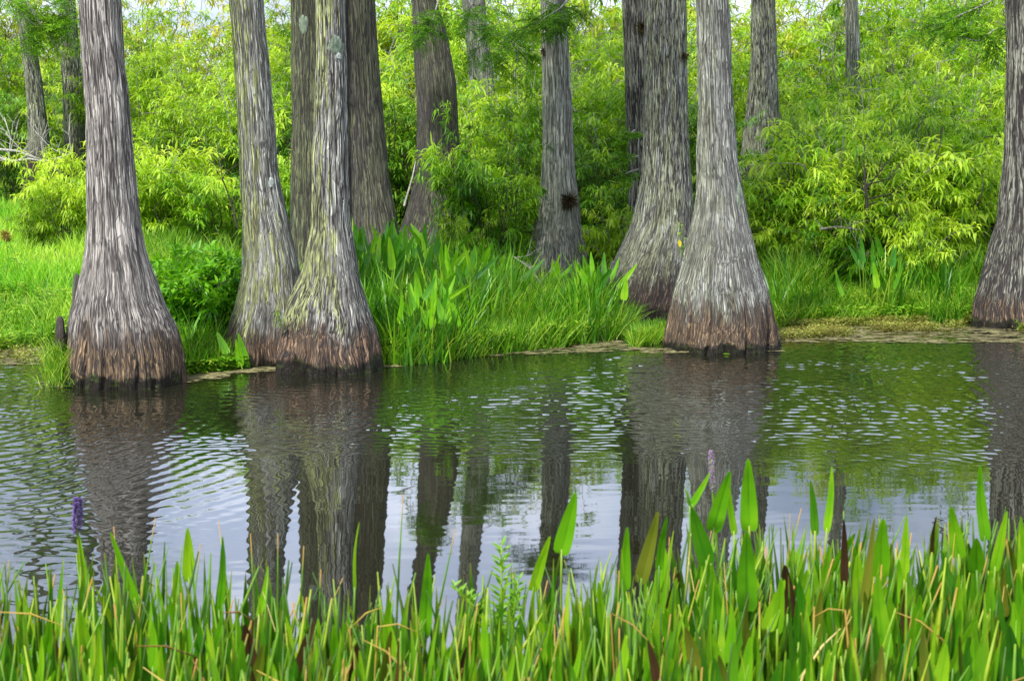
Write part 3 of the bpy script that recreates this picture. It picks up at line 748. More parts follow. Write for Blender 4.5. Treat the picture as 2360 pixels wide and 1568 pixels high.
def shrub_proto(H, W, seed, lmat, smat, stems=12, side=7, twigs=4, lpt=13, LL=.17, LW=.020, droop=(.5, 2.2), bare_low=.12, dead=0):
    rs = random.Random(seed)
    g, gw = Geo(), Geo()
    for s in range(stems):
        az = rs.uniform(0, 2 * PI); tilt = rs.uniform(.05, 1.0) ** .8
        d0 = np.array([math.cos(az) * .25 * tilt, math.sin(az) * .25 * tilt, 1.0])
        L = H * rs.uniform(.62, 1.0) * (1 - .22 * tilt)
        b = np.array([math.cos(az), math.sin(az), 0]) * rs.uniform(0, .22) * W * .5
        tt = np.linspace(0, 1, 9)[:, None]
        out = np.array([math.cos(az), math.sin(az), 0]) * tilt * W * .5
        P = b + np.array([0, 0, 1.0]) * L * tt + out * tt ** 1.5
        P[1:] += np.array([[rs.gauss(0, .035 * H * .5), rs.gauss(0, .035 * H * .5), 0] for _ in range(8)])
        gw.tube(P, np.linspace(.016 * H / 3 + .004, .004, 9), 5)
        for k in range(side):
            u = bare_low + (1 - bare_low) * (k + rs.random()) / side
            q = np.array([np.interp(u, tt[:, 0], P[:, j]) for j in range(3)])
            a2 = rs.uniform(0, 2 * PI)
            dv = np.array([math.cos(a2), math.sin(a2), rs.uniform(.1, 1.0)]); dv /= np.linalg.norm(dv)
            l2 = H * rs.uniform(.12, .26) * (1.25 - u * .6)
            s4 = np.linspace(0, 1, 5)[:, None]
            P2 = q + dv * l2 * s4 + np.array([0, 0, -.18 * l2]) * s4 ** 2
            gw.tube(P2, np.linspace(.007, .003, 5), 4, cap=False)
            cl = rs.random()
            for w in range(twigs):
                u2 = (w + 1) / twigs
                q2 = np.array([np.interp(u2, s4[:, 0], P2[:, j]) for j in range(3)])
                a3 = rs.uniform(0, 2 * PI)
                d3 = dv * .7 + np.array([math.cos(a3), math.sin(a3), rs.uniform(-.2, .8)]) * .7; d3 /= np.linalg.norm(d3)
                l3 = rs.uniform(.16, .38)
                P3 = q2 + d3 * l3 * s4 + np.array([0, 0, -.22 * l3]) * s4 ** 2
                if rs.random() < .6: gw.tube(P3[::2], np.linspace(.0035, .0015, 3), 3, cap=False)
                n = lpt
                uu = np.concatenate([np.linspace(.1, .9, n - 4), np.full(4, 1.0)])
                B = np.stack([np.interp(uu, s4[:, 0], P3[:, j]) for j in range(3)], 1)
                ang = np.arange(n) * 2.4 + rs.uniform(0, 6)
                e1 = np.cross(d3, [0, 0, 1.0]); e1 /= np.linalg.norm(e1) + 1e-6; e2 = np.cross(e1, d3)
                D3 = e1 * np.cos(ang)[:, None] + e2 * np.sin(ang)[:, None] * .7 + d3 * .75 + rng.normal(size=(n, 3)) * .12
                g.leaves(B, D3, np.tile([0, 0, 1.0], (n, 1)) + rng.normal(size=(n, 3)) * .25, LL * rng.uniform(.55, 1.1, n), LW * rng.uniform(.75, 1.15, n),
                         rng.uniform(droop[0], droop[1], n), a=np.clip(cl * .55 + rng.random(n) * .55 + .25 * (u - .5), 0, 1))
    for s in range(dead):
        az = rs.uniform(0, 2 * PI)
        q = np.array([math.cos(az), math.sin(az), 0]) * rs.uniform(.1, .5) * W * .5
        tt = np.linspace(0, 1, 6)[:, None]
        P = q + np.array([math.cos(az) * .3, math.sin(az) * .3, 1]) * H * rs.uniform(.5, .95) * tt
        P[1:] += np.array([[rs.gauss(0, .03 * H), rs.gauss(0, .03 * H), 0] for _ in range(5)])
        gw.tube(P, np.linspace(.012, .003, 6), 4)
        for k in range(5):
            u = rs.uniform(.25, .95); b0 = np.array([np.interp(u, tt[:, 0], P[:, j]) for j in range(3)])
            e = b0 + rand_unit(1)[0] * np.array([1, 1, .6]) * rs.uniform(.2, .5) + [0, 0, .15]
            gw.tube([b0, (b0 + e) / 2 + rand_unit(1)[0] * .03, e], [.006, .004, .0015], 3, cap=False)
    root = empty('shrub', (0, 0, 0))
    link('foliage', g.mesh('shrub_foliage', [lmat]), root)
    link('stems', gw.mesh('shrub_stems', [smat]), root)
    return root

protos = {
 'far':   [shrub_proto(5.2, 3.6, 101 + i, mt, sm_, stems=17, side=9, twigs=4, lpt=11, LL=.23, LW=.040, bare_low=.05) for i, (mt, sm_) in enumerate(((M_YEL, M_TWIG), (M_WIL, M_GREYTWIG), (M_OLIVE, M_GREYTWIG)))],
 'mid':   [shrub_proto(3.4, 2.8, 201 + i, mt, sm_, stems=15, side=8, twigs=4, lpt=11, LL=.24, LW=.036, dead=6, bare_low=.08) for i, (mt, sm_) in enumerate(((M_WIL, M_GREYTWIG), (M_WIL, M_DARKTWIG), (M_YEL, M_TWIG), (M_GAPSHADE, M_DARKTWIG)))],
 'near':  [shrub_proto(1.9, 1.7, 301 + i, mt, sm_, stems=11, side=6, twigs=4, lpt=12, LL=.21, LW=.031, dead=3, bare_low=.15) for i, (mt, sm_) in enumerate(((M_WIL, M_DARKTWIG), (M_YEL, M_TWIG)))],
 'lush':  [shrub_proto(.85, 1.0, 401, M_LUSH, M_DARKTWIG, stems=24, side=5, twigs=3, lpt=12, LL=.14, LW=.038, droop=(.2, .9), bare_low=.02)],
}
used = set()
def shrub(kind, i, vx, D, vy_top, label, group, rz=None, wide=1.0, H0=None):
    base = protos[kind][i]
    hs = {'far': 5.2, 'mid': 3.4, 'near': 1.9, 'lush': .85}[kind]
    q = px(vx, 500, D); x = q[0]
    z = float(ground_z(x, D)) - .05
    top = px(vx, vy_top, D)[2]
    s = max(.35, (top - z) / hs) / {'far': .84, 'mid': .88, 'near': .93, 'lush': .93}[kind]
    rz = random.uniform(0, 6.28) if rz is None else rz
    if (kind, i) not in used:
        used.add((kind, i)); o = base
        o.location = (x, D, z); o.rotation_euler = (0, 0, rz); o.scale = (s * wide, s * wide, s)
    else:
        o = copy_thing(base, (x, D, z), rz, (s * wide, s * wide, s))
    o.name = 'shrub'
    tag(o, label, 'shrub', group)
    return o

FARG, MIDG, NEARG = 'far thicket behind the trunks', 'willow thicket on the bank', 'young willows near the water'
flab = ['yellow green shrub in the far skyline thicket', 'mid green willow in the far skyline thicket', 'olive tinted shrub in the far skyline thicket']
def sky_y(vx):
    pts = [(-300, -20), (0, -20), (120, 10), (300, 15), (360, 75), (440, 125), (500, 70), (560, -10), (642, 85), (700, -10), (860, -5), (905, 105), (945, 20), (1000, -40), (1200, -60), (1350, -30), (1420, 10), (1500, -20), (1590, 45), (1625, 60), (1700, 45), (1730, 5), (1800, -15), (1900, -30), (2300, -30), (2800, -30)]
    return np.interp(vx, [p_[0] for p_ in pts], [p_[1] for p_ in pts])
x = -520
k = 0
while x < 2900:                                    # back row, then a second one in front of it
    D = random.uniform(31, 36)
    i = random.choices([0, 1, 2], [5, 2, 3])[0]
    shrub('far', i, x, D, float(sky_y(x)) - 75 + random.uniform(0, 22), flab[i], FARG, wide=.95)
    x += random.uniform(95, 135)
x = -450
while x < 2850:
    D = random.uniform(25.5, 29.5)
    i = random.choices([0, 1, 2], [5, 3, 2])[0]
    shrub('far', i, x, D, float(sky_y(x)) + random.uniform(0, 95), flab[i], FARG, wide=1.05)
    x += random.uniform(130, 190)
mlab = ['leafy green willow with grey bare stems in the middle thicket', 'leafy green willow with dark stems in the middle thicket', 'yellow green willow in the middle thicket', 'darker green shrub whose leaf colour shades a gap in the middle thicket']
for vx, D, ty, i in [(-250, 24, 160, 0), (-90, 24, 230, 2), (230, 23.2, 170, 2), (330, 22.5, 120, 2), (430, 21.5, 190, 2), (520, 20.5, 220, 2), (640, 21, 150, 0), (480, 23.5, 120, 2), (900, 22.5, 150, 2),
                     (1120, 24.4, 140, 0), (1190, 22.5, 190, 0), (1160, 21.0, 300, 1), (1350, 23, 120, 0), (1390, 21.8, 220, 0), (1450, 22.5, 120, 0), (1650, 23.5, 170, 2), (1700, 21.5, 330, 1),
                     (1860, 21.5, 190, 0), (1960, 20.5, 230, 0), (2080, 20.5, 190, 0), (2180, 21.5, 170, 0), (2280, 21.0, 190, 2), (2390, 22, 160, 0), (2520, 21, 160, 1), (2650, 21, 180, 2), (1990, 23.5, 130, 0), (2130, 23.8, 110, 0), (2270, 23.5, 120, 0), (700, 20.2, 260, 3), (935, 21.8, 210, 3), (1180, 20.8, 330, 3), (1360, 20.6, 330, 3), (1700, 20.9, 300, 3), (1840, 19.6, 300, 3), (1960, 19.0, 330, 3), (2110, 19.3, 300, 3), (2250, 19.4, 330, 3), (370, 20.6, 300, 3), (500, 19.8, 320, 3), (60, 23.6, 200, 3)]:
    shrub('mid', i, vx, D, ty, mlab[i], MIDG)
for vx, D, ty, i, lab in [
    (1880, 18.2, 290, 0, 'drooping green willow a little right of the broad fluted trunk'),
    (2010, 17.8, 270, 0, 'large green willow filling the centre of the right hand thicket'),
    (2150, 18.1, 260, 1, 'broad green willow left of the dark right edge trunk'),
    (2255, 18.6, 300, 0, 'green willow tucked against the right edge trunk')]:
    shrub('mid', i, vx, D, ty, lab, MIDG)
for vx, D, ty, i, w, lab in [
    (80, 18.5, 440, 1, .8, 'yellow green bush on the grassy slope at the far left'),
    (160, 18.5, 310, 1, .8, 'upright yellow green bush hiding the feet of the far left trunks'),
    (340, 17.5, 330, 1, 1.0, 'yellow green bush just right of the big grey trunk'),
    (430, 18.0, 300, 1, 1.1, 'yellow green bush midway between the big grey and the leaning trunk'),
    (510, 17.0, 370, 0, 1.0, 'green bush beside the leaning lichen trunk'),
    (655, 18.0, 300, 0, .9, 'green bush seen in the gap between the leaning trunk and the dark greenish one'),
    (900, 21.6, 400, 0, .6, 'green bush between the dark brown and the bent dark trunk'),
    (1062, 18.6, 290, 0, .5, 'narrow bright willow in front of the bent dark trunk'),
    (1130, 18.2, 320, 0, .8, 'bright willow covering the foot of the screened pale trunk'),
    (1175, 19.4, 380, 0, .9, 'bright willow left of the slim middle trunk'),
    (1060, 17.4, 470, 1, .55, 'low yellow green sapling under the bright willows'),
    (1400, 19.6, 380, 0, .9, 'green willow between the slim middle trunk and the stout flecked one'),
    (1430, 17.8, 450, 1, .8, 'small yellow green bush at the left of the stout flecked trunk'),
    (1770, 18.0, 380, 1, 1.0, 'yellow green willow right beside the broad fluted trunk'),
    (1850, 17.2, 430, 1, 1.0, 'low arching yellow green willow right of the broad fluted trunk'),
    (1960, 16.6, 440, 0, 1.0, 'low green willow above the shady hollow on the right'),
    (2090, 16.6, 395, 1, .95, 'yellow green willow with fanned leaves at the right'),
    (2130, 16.3, 480, 1, .8, 'low bright willow sprig beside the right hand pickerelweed'),
    (1815, 17.6, 330, 0, 1.0, 'leafy willow leaning out beside the speckled trunk at the right'),
    (1900, 17.3, 340, 0, 1.0, 'broad leaved willow in the left part of the right hand thicket'),
    (1955, 17.4, 290, 1, .9, 'yellow tinted willow rising in the middle of the right hand thicket'),
    (2045, 17.3, 320, 0, 1.0, 'drooping willow over the hollow in the right hand thicket'),
    (2110, 17.6, 270, 0, 1.0, 'tall drooping willow in the right part of the right hand thicket'),
    (2195, 17.4, 300, 1, .9, 'yellow tinted willow left of the right edge trunk'),
    (2280, 17.6, 340, 0, .9, 'willow crowding against the back of the right edge trunk'),
    (2230, 18.0, 330, 0, 1.0, 'green willow behind the tall grass at the right')]:
    shrub('near', i, vx, D, ty, lab, NEARG, wide=w)
shrub('lush', 0, 440, 12.9, 600, 'lush dark green bush between the big grey and the leaning trunk, left half', 'lush bush between the trunks')
shrub('lush', 0, 505, 12.75, 615, 'lush dark green bush beside the foot of the leaning trunk, right half', 'lush bush between the trunks')
shrub('lush', 0, 400, 13.2, 640, 'small lush green bush against the big grey trunk', 'lush bush between the trunks')

# fallen grey branches at the left and sticks in the right hollow
def branch_thing(label, P, D, r, mat, forks=4, name='fallen_branch', grp='dead branches', fl=.6):
    pts = np.array([px(a, b, D + c) for a, b, c in P])
    g = Geo(); o0 = pts[0].copy(); pts = pts - o0
    g.tube(pts, np.linspace(r, r * .35, len(pts)), 6)
    for k in range(forks):
        i = random.randrange(1, len(pts)); q = pts[i] + (pts[i - 1] - pts[i]) * random.random()
        d = rand_unit(1)[0] * np.array([1, .5, .9]); d[2] = abs(d[2]) * 1.2; L = fl * random.uniform(.5, 1.1)
        mid = q + d * L * .5 + rand_unit(1)[0] * .05
        g.tube([q, mid, q + d * L + rand_unit(1)[0] * .06], [r * .45, r * .3, r * .12], 4)
        for _ in range(2):
            g.tube([mid, mid + (d + rand_unit(1)[0] * .8) * L * .35], [r * .22, r * .1], 3)
    o = link(name, g.mesh(name, [mat]), None, o0)
    tag(o, label, 'branch', grp)
M_DEAD = wood_mat('dead_wood', (.26, .24, .21), (.50, .48, .44), 50)
branch_thing('long pale dead branch lying across the far left thicket', [(-20, 343, 0), (40, 348, 0), (75, 362, 0), (110, 370, 0)], 20.0, .022, M_DEAD, 6)
branch_thing('pale forked dead limb curving right over the far left grass', [(-10, 362, 0), (30, 372, 0), (68, 366, 0), (100, 372, 0), (140, 362, 0), (165, 352, 0)], 19.8, .020, M_DEAD, 6)
branch_thing('bare grey twiggy branch standing at the far left edge', [(20, 370, 0), (25, 320, 0), (10, 270, 0)], 20.2, .014, M_DEAD, 8, fl=.5)
branch_thing('grey dead branch slanting through the right hand thicket', [(1930, 470, 0), (1990, 430, .1), (2050, 410, .2)], 17.0, .013, M_TWIG, 4, fl=.35)
branch_thing('upright dark dead stem in the middle of the right hand thicket', [(2000, 520, 0), (1995, 450, 0), (1990, 370, 0)], 16.6, .022, M_DARKTWIG, 5)
branch_thing('pale fallen stick lying in the shady hollow at the right', [(1890, 528, 0), (1930, 522, 0), (1985, 530, 0)], 15.9, .014, M_TWIG, 3, fl=.2)
branch_thing('thin pale twigs fanning out over the hollow at the right', [(1985, 620, 0), (1975, 560, 0), (1945, 505, 0)], 16.0, .007, M_TWIG, 5, fl=.3)
branch_thing('grey forked limb showing high in the right hand thicket', [(2190, 125, 0), (2225, 70, 0), (2260, 20, 0), (2275, -30, 0)], 18.6, .028, M_GREYTWIG, 5)
branch_thing('slanting dead pole leaning on the bent dark trunk', [(931, 475, 0), (950, 410, .1), (962, 350, .2)], 20.8, .02, M_DEAD, 0)
branch_thing('dark bare stem at the left of the leaning lichen trunk', [(548, 525, 0), (530, 460, 0), (512, 410, 0), (500, 330, 0)], 16.6, .012, M_DARKTWIG, 4, fl=.5)
branch_thing('thin pale stick standing in grass before the slim middle trunk', [(1270, 760, 0), (1253, 665, 0), (1225, 620, 0), (1182, 590, 0)], 14.6, .008, M_DEAD, 3, fl=.25)
branch_thing('low dark twig arching over the middle grass near the water', [(1400, 790, 0), (1340, 740, 0), (1260, 715, 0), (1180, 695, 0)], 14.3, .007, M_DARKTWIG, 3, fl=.2)

# ------------------------------------------------------------------ grass and ground cover
def blades(name, X, Y, Z, Hh, Wd, bend, mat, lean=.25, seg=(0, .4, .75, 1), wp=(1, .85, .5, .04), va=None):
    N = len(X)
    az = rng.uniform(0, 2 * PI, N); fa = rng.uniform(0, 2 * PI, N)
    base = np.stack([X, Y, Z], 1)
    ld = np.stack([np.cos(az), np.sin(az), np.zeros(N)], 1); sd = np.stack([np.cos(fa), np.sin(fa) * .6, np.zeros(N)], 1)
    rows, bb = [], []
    le = lean * rng.uniform(0, 1.3, N)
    for s, w in zip(seg, wp):
        p = base + np.array([0, 0, 1.0]) * (Hh * (s - .30 * bend * s ** 2.5))[:, None] + ld * (Hh * (le * s + bend * s ** 2 * .6))[:, None]
        ww = (Wd * w * .5)[:, None]
        rows.append(np.stack([p - sd * ww, p + sd * ww], 1)); bb.append(np.full((N, 2), s))
    m_ = len(seg)
    V = np.stack(rows, 1).reshape(-1, 3)
    off = np.arange(N)[:, None, None] * (m_ * 2)
    q = np.array([[r * 2, r * 2 + 1, r * 2 + 3, r * 2 + 2] for r in range(m_ - 1)])
    Q = (q[None] + off).reshape(-1, 4)
    if va is None: va = rng.random(N)
    return make_mesh(name, V, [Q], [mat], {'va': np.repeat(va, m_ * 2), 'vb': np.stack(bb, 1).ravel()})

M_GRASS = leaf_mat('grass_blade', (.04, .22, .005), (.17, .55, .014), (.50, .74, .07), .42, .5, tip=((.34, .60, .07), .6, 1.4), patch=.9)
M_MARSH = leaf_mat('marsh_grass_blade', (.03, .13, .004), (.17, .43, .012), (.58, .70, .10), .42, .5, patch=2.0)
def scatter(n, c0, c1, d0, d1, dens_pow=1.0):
    """positions over the bank by column of the photo and distance"""
    D = d0 + (d1 - d0) * rng.random(n) ** dens_pow
    c = rng.uniform(c0, c1, n)
    return (c - CX) / F / cp * D, D, c
# short meadow grass over the whole bank
X, Y, c = scatter(150000, -500, 2900, 11.5, 27, 1.25)
d = Y - shore(c)
keep = (d > 0.02); X, Y, c = X[keep], Y[keep], c[keep]
cl = fbm(X * 1.6, Y * 1.6, 0, 301, 3)
low = np.where((c > 1150) & (c < 1420) & (Y > 15.5), .35, 1.0)
hh = low * (.08 + .55 * np.clip(cl - .25, 0, 1) ** 1.3) * rng.uniform(.6, 1.25, len(X)) * np.interp(Y - shore(c), [0, .6, 2.5], [.55, .85, 1.25])
me = blades('grass', X, Y, ground_z(X, Y) - .01, hh, rng.uniform(.006, .013, len(X)) * np.interp(Y, [12, 25], [.8, 1.6]), rng.uniform(.1, .9, len(X)), M_GRASS,
            va=np.clip(.9 * (fbm(X * .7, Y * .7, 4, 305, 3) - .5) + rng.random(len(X)) * .8 + .10 + .35 * np.clip((330 - c) / 200, 0, 1), 0, 1))
tag(link('grass', me), 'bright green grass carpeting the bank behind the trunks', 'grass', kind='stuff')
# taller marsh grass and sedge at the water's edge
Xs, Ys, Hs, Vs = [], [], [], []
for c0, c1, a, b, n, h0, h1 in [(-400, 150, -.5, 1.2, 5000, .12, .3), (425, 535, -.15, .9, 3500, .10, .28), (880, 1420, -.35, 1.6, 24000, .12, .42), (1462, 1545, -2.6, -1.8, 5500, .12, .26), (1395, 1450, -1.3, -.3, 1500, .15, .4),
                               (880, 1180, .3, 3.0, 12000, .3, .6), (1180, 1340, .1, 2.0, 7000, .25, .5), (1780, 2700, -.25, 1.4, 24000, .12, .36), (1780, 1900, .8, 4.5, 5000, .35, .75), (2120, 2330, .6, 4.0, 12000, .3, .7), (300, 560, 2, 7, 9000, .25, .5)]:
    cc = rng.uniform(c0, c1, n); Yv = shore(cc) + rng.uniform(a, b, n); Xv = (cc - CX) / F / cp * Yv
    kp = fbm(Xv * 3.5, Yv * 2.5, 2, 311, 2) > .36
    Xs.append(Xv[kp]); Ys.append(Yv[kp]); Hs.append(rng.uniform(h0, h1, n)[kp]); Vs.append(rng.random(n)[kp])
X, Y, hh, va = map(np.concatenate, (Xs, Ys, Hs, Vs))
me = blades('marsh_grass', X, Y, np.maximum(ground_z(X, Y), -.06), hh, rng.uniform(.006, .014, len(X)), rng.uniform(.05, .9, len(X)), M_MARSH, lean=.4, va=va)
tag(link('marsh_grass', me), 'thin marsh grass growing out of the shallows along the bank', 'grass', kind='stuff')

M_STRAP = leaf_mat('strap_blade', (.04, .17, .005), (.12, .36, .010), (.33, .58, .03), .4, .38, patch=1.6, spec=.45)
Xs, Ys, Hs = [], [], []
for c0, c1, a, b, ncl, h0, h1 in [(820, 1180, .1, 3.4, 70, .4, .75), (900, 1070, -.35, .3, 26, .35, .6), (1180, 1370, -.1, 1.4, 30, .3, .5), (1330, 1385, -.4, .4, 10, .4, .75), (1790, 2330, .1, 2.6, 60, .35, .7), (430, 560, .2, 3, 16, .3, .5)]:
    for k in range(ncl):
        c_ = random.uniform(c0, c1); Y_ = float(shore(c_)) + random.uniform(a, b); X_ = (c_ - CX) / F / cp * Y_
        m_ = random.randrange(16, 42); Xs.append(X_ + rng.normal(size=m_) * .07); Ys.append(Y_ + rng.normal(size=m_) * .07); Hs.append(rng.uniform(h0 * .6, h1, m_))
X, Y, hh = map(np.concatenate, (Xs, Ys, Hs))
me = blades('strap_grass', X, Y, np.maximum(ground_z(X, Y), -.06), hh, rng.uniform(.012, .026, len(X)), rng.uniform(.0, .5, len(X)), M_STRAP, lean=.3, seg=(0, .3, .6, .85, 1), wp=(.7, 1, .85, .5, .04))
tag(link('strap_grass', me), 'clumps of taller strappy blades in the bank grass', 'grass', kind='stuff')

# creeping leafy weeds (ground cover) and the floating mat on the right
M_WEED = leaf_mat('creeping_weed_leaf', (.06, .22, .008), (.18, .44, .015), (.45, .60, .06), .35, .5, patch=2.5)
M_MAT = leaf_mat('floating_weed_leaf', (.17, .085, .035), (.20, .19, .04), (.38, .44, .08), .25, .6, patch=4)
def weeds(name, areas, mat, label, Lf=.035):
    g = Geo()
    for c0, c1, a, b, n, zl in areas:
        cc = rng.uniform(c0, c1, n); Yv = shore(cc) + rng.uniform(a, b, n); Xv = (cc - CX) / F / cp * Yv
        kp = fbm(Xv * 3, Yv * 4, 9, 411, 2) > .47
        Xv, Yv = Xv[kp], Yv[kp]; m_ = len(Xv)
        zz = np.maximum(ground_z(Xv, Yv), 0.0)
        for lev in range(5):
            h = zl * (lev + rng.random(m_)) / 5
            ang = rng.uniform(0, 2 * PI, m_)
            dv = np.stack([np.cos(ang), np.sin(ang), rng.uniform(.1, .9, m_)], 1)
            B = np.stack([Xv + rng.normal(size=m_) * .015, Yv + rng.normal(size=m_) * .015, zz + h], 1)
            g.leaves(B, dv, np.tile([0, 0, 1.0], (m_, 1)) + rng.normal(size=(m_, 3)) * .2, Lf * rng.uniform(.7, 1.4, m_), Lf * .38, .5, prof=((0, .2), (.5, 1), (1, .1)))
    tag(link(name, g.mesh(name, [mat])), label, 'weeds', kind='stuff')
weeds('creeping_weeds', [(-400, 190, -.5, 2.2, 5200, .14), (420, 560, -.2, .8, 1800, .10), (860, 1500, -.3, 2.6, 9000, .2), (300, 560, 1, 4, 2500, .2), (1780, 2300, .2, 3, 5000, .25), (1780, 2650, -.2, 1.0, 4200, .16)], M_WEED, 'low leafy green weeds creeping from the bank into the water', .05)
MAT_AREAS = [(1795, 2050, -1.25, .05, 3000, .08), (2040, 2700, -1.0, -.1, 3900, .08), (-300, 110, -1.3, -.1, 900, .08)]
weeds('floating_weed_mat', MAT_AREAS, M_MAT, 'yellow brown mat of floating weeds at the right waterline', .028)

# thin scum and floating straw round the trunks: flat flecks
M_SCUM = wood_mat('floating_scum', (.10, .085, .035), (.26, .24, .10), 30)
g = Geo()
def scum(vx0, vx1, vy0, vy1, n, slant=0.0, s0=.03):
    for _ in range(n):
        u = random.random(); vx = vx0 + (vx1 - vx0) * u
        vy = random.uniform(vy0, vy1) + slant * (u - .5)
        b = (CY - vy) / F; dy, dz = cp + b * sp, -sp + b * cp
        tt = -CAMZ / dz; x, y = (vx - CX) / F * tt, dy * tt
        L = s0 * random.uniform(.5, 3.0); a = random.gauss(0, .25); w = L * random.uniform(.1, .35)
        k = 7; th = np.arange(k) / k * 2 * PI
        e = rng.uniform(.6, 1.1, k)
        P = np.stack([x + L * e * np.cos(th) * math.cos(a) - w * e * np.sin(th) * math.sin(a), y + L * e * np.cos(th) * math.sin(a) + w * e * np.sin(th) * math.cos(a), np.full(k, .0045)], 1)
        P = np.vstack([P, [[x, y, .007]]])
        g.add(P, None, [[i, (i + 1) % k, k] for i in range(k)], random.random())
scum(240, 520, 868, 884, 240, -26); scum(520, 640, 848, 858, 90, -6); scum(640, 920, 838, 850, 220, -10); scum(100, 250, 880, 893, 70, 4)
scum(1060, 1480, 790, 815, 420, -14); scum(1100, 1420, 775, 795, 250, 0); scum(1480, 1800, 800, 812, 160, -6); scum(1800, 2400, 752, 790, 700, 4, .035); scum(0, 110, 790, 840, 120)
tag(link('floating_debris', g.mesh('floating_debris', [M_SCUM])), 'straw coloured scum and bits floating along the waterline', 'debris', kind='stuff')

# ------------------------------------------------------------------ pickerelweed
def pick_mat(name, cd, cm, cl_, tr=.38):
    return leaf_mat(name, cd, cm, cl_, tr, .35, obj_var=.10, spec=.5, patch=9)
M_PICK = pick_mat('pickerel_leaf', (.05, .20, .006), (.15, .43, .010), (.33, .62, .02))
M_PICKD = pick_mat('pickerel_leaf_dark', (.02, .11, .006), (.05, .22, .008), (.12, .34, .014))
M_PICKO = pick_mat('pickerel_leaf_olive', (.05, .08, .006), (.11, .16, .01), (.18, .20, .02), .2)
M_PICKB = pick_mat('pickerel_leaf_withered', (.03, .012, .008), (.05, .022, .012), (.10, .05, .02), .1)
M_STEM = leaf_mat('pickerel_stem', (.07, .19, .01), (.17, .33, .015), (.30, .38, .03), .15, .4, spec=.4)
BLADE = [(0, .10), (.0, .62), (.03, .90), (.10, 1.0), (.22, .99), (.38, .90), (.55, .76), (.72, .58), (.87, .38), (.965, .20), (1, .0)]
def blade_geo(g, base, tip, w, face=0.0, curl=0.08, fold=.22, a=.5, wave=0.0, slim=1.0):
    base, tip = np.asarray(base, float), np.asarray(tip, float)
    ax = tip - base; L = np.linalg.norm(ax); t_ = ax / L
    ref = np.array([math.sin(face), -math.cos(face), 0.0])   # the way the blade faces
    sd = np.cross(t_, ref); sd /= np.linalg.norm(sd); nn = np.cross(sd, t_)
    rows = []
    cols = np.array([-1, -.6, -.2, 0, .2, .6, 1.0])
    for k, (s, ww) in enumerate(BLADE):
        s2 = -0.06 if k == 0 else s
        c = base + ax * s + nn * (-curl * L * math.sin(s * PI * .9))
        for cc in cols:
            back = -.05 * L * abs(cc) ** 1.5 if k <= 1 else (-.03 * L * abs(cc) if k == 2 else 0)     # heart shaped foot
            wv = wave * math.sin(s * 14 + cc * 2) * w * .12 * abs(cc)
            rows.append(c + sd * (cc * w * .5 * ww ** slim) + nn * (fold * w * .5 * abs(cc) * ww + wv) + t_ * back)
    m_, n_ = len(BLADE), len(cols)
    Q = [(i * n_ + j, i * n_ + j + 1, (i + 1) * n_ + j + 1, (i + 1) * n_ + j) for i in range(m_ - 1) for j in range(n_ - 1)]
    va = np.tile(a + .18 * (1 - np.abs(cols) * .0), m_) - np.tile((np.abs(cols) < .1) * .25, m_)
    g.add(np.array(rows), Q, None, va, np.repeat([s for s, _ in BLADE], n_))

def pickerel(label, group, base, tip, foot, w, mat=None, face=0.0, curl=.06, a=.5, wave=.3, sr=.0042, fold=.22):
    """one leaf on its stalk: foot in the water, blade from base to tip"""
    base, tip, foot = (np.asarray(v, float) for v in (base, tip, foot))
    root = empty('pickerelweed', foot)
    tag(root, label, 'plant', group)
    g = Geo(); blade_geo(g, base - foot, tip - foot, w, face, curl, a=a, wave=wave, fold=fold)
    link('leaf', g.mesh('leaf', [mat or M_PICK]), root)
    s = np.linspace(0, 1, 8)[:, None]
    d = (tip - base); d /= np.linalg.norm(d)
    b = base - foot; mid = b * .55 + np.array([0, 0, .04]) - d * .03
    P = (1 - s) ** 2 * 0 + 2 * s * (1 - s) * mid + s ** 2 * b
    P[-1] = b + d * .004
    g = Geo(); g.tube(P, np.linspace(sr * 1.3, sr * .7, 8), 6, a=random.random())
    link('stalk', g.mesh('stalk', [M_STEM]), root)
    return root

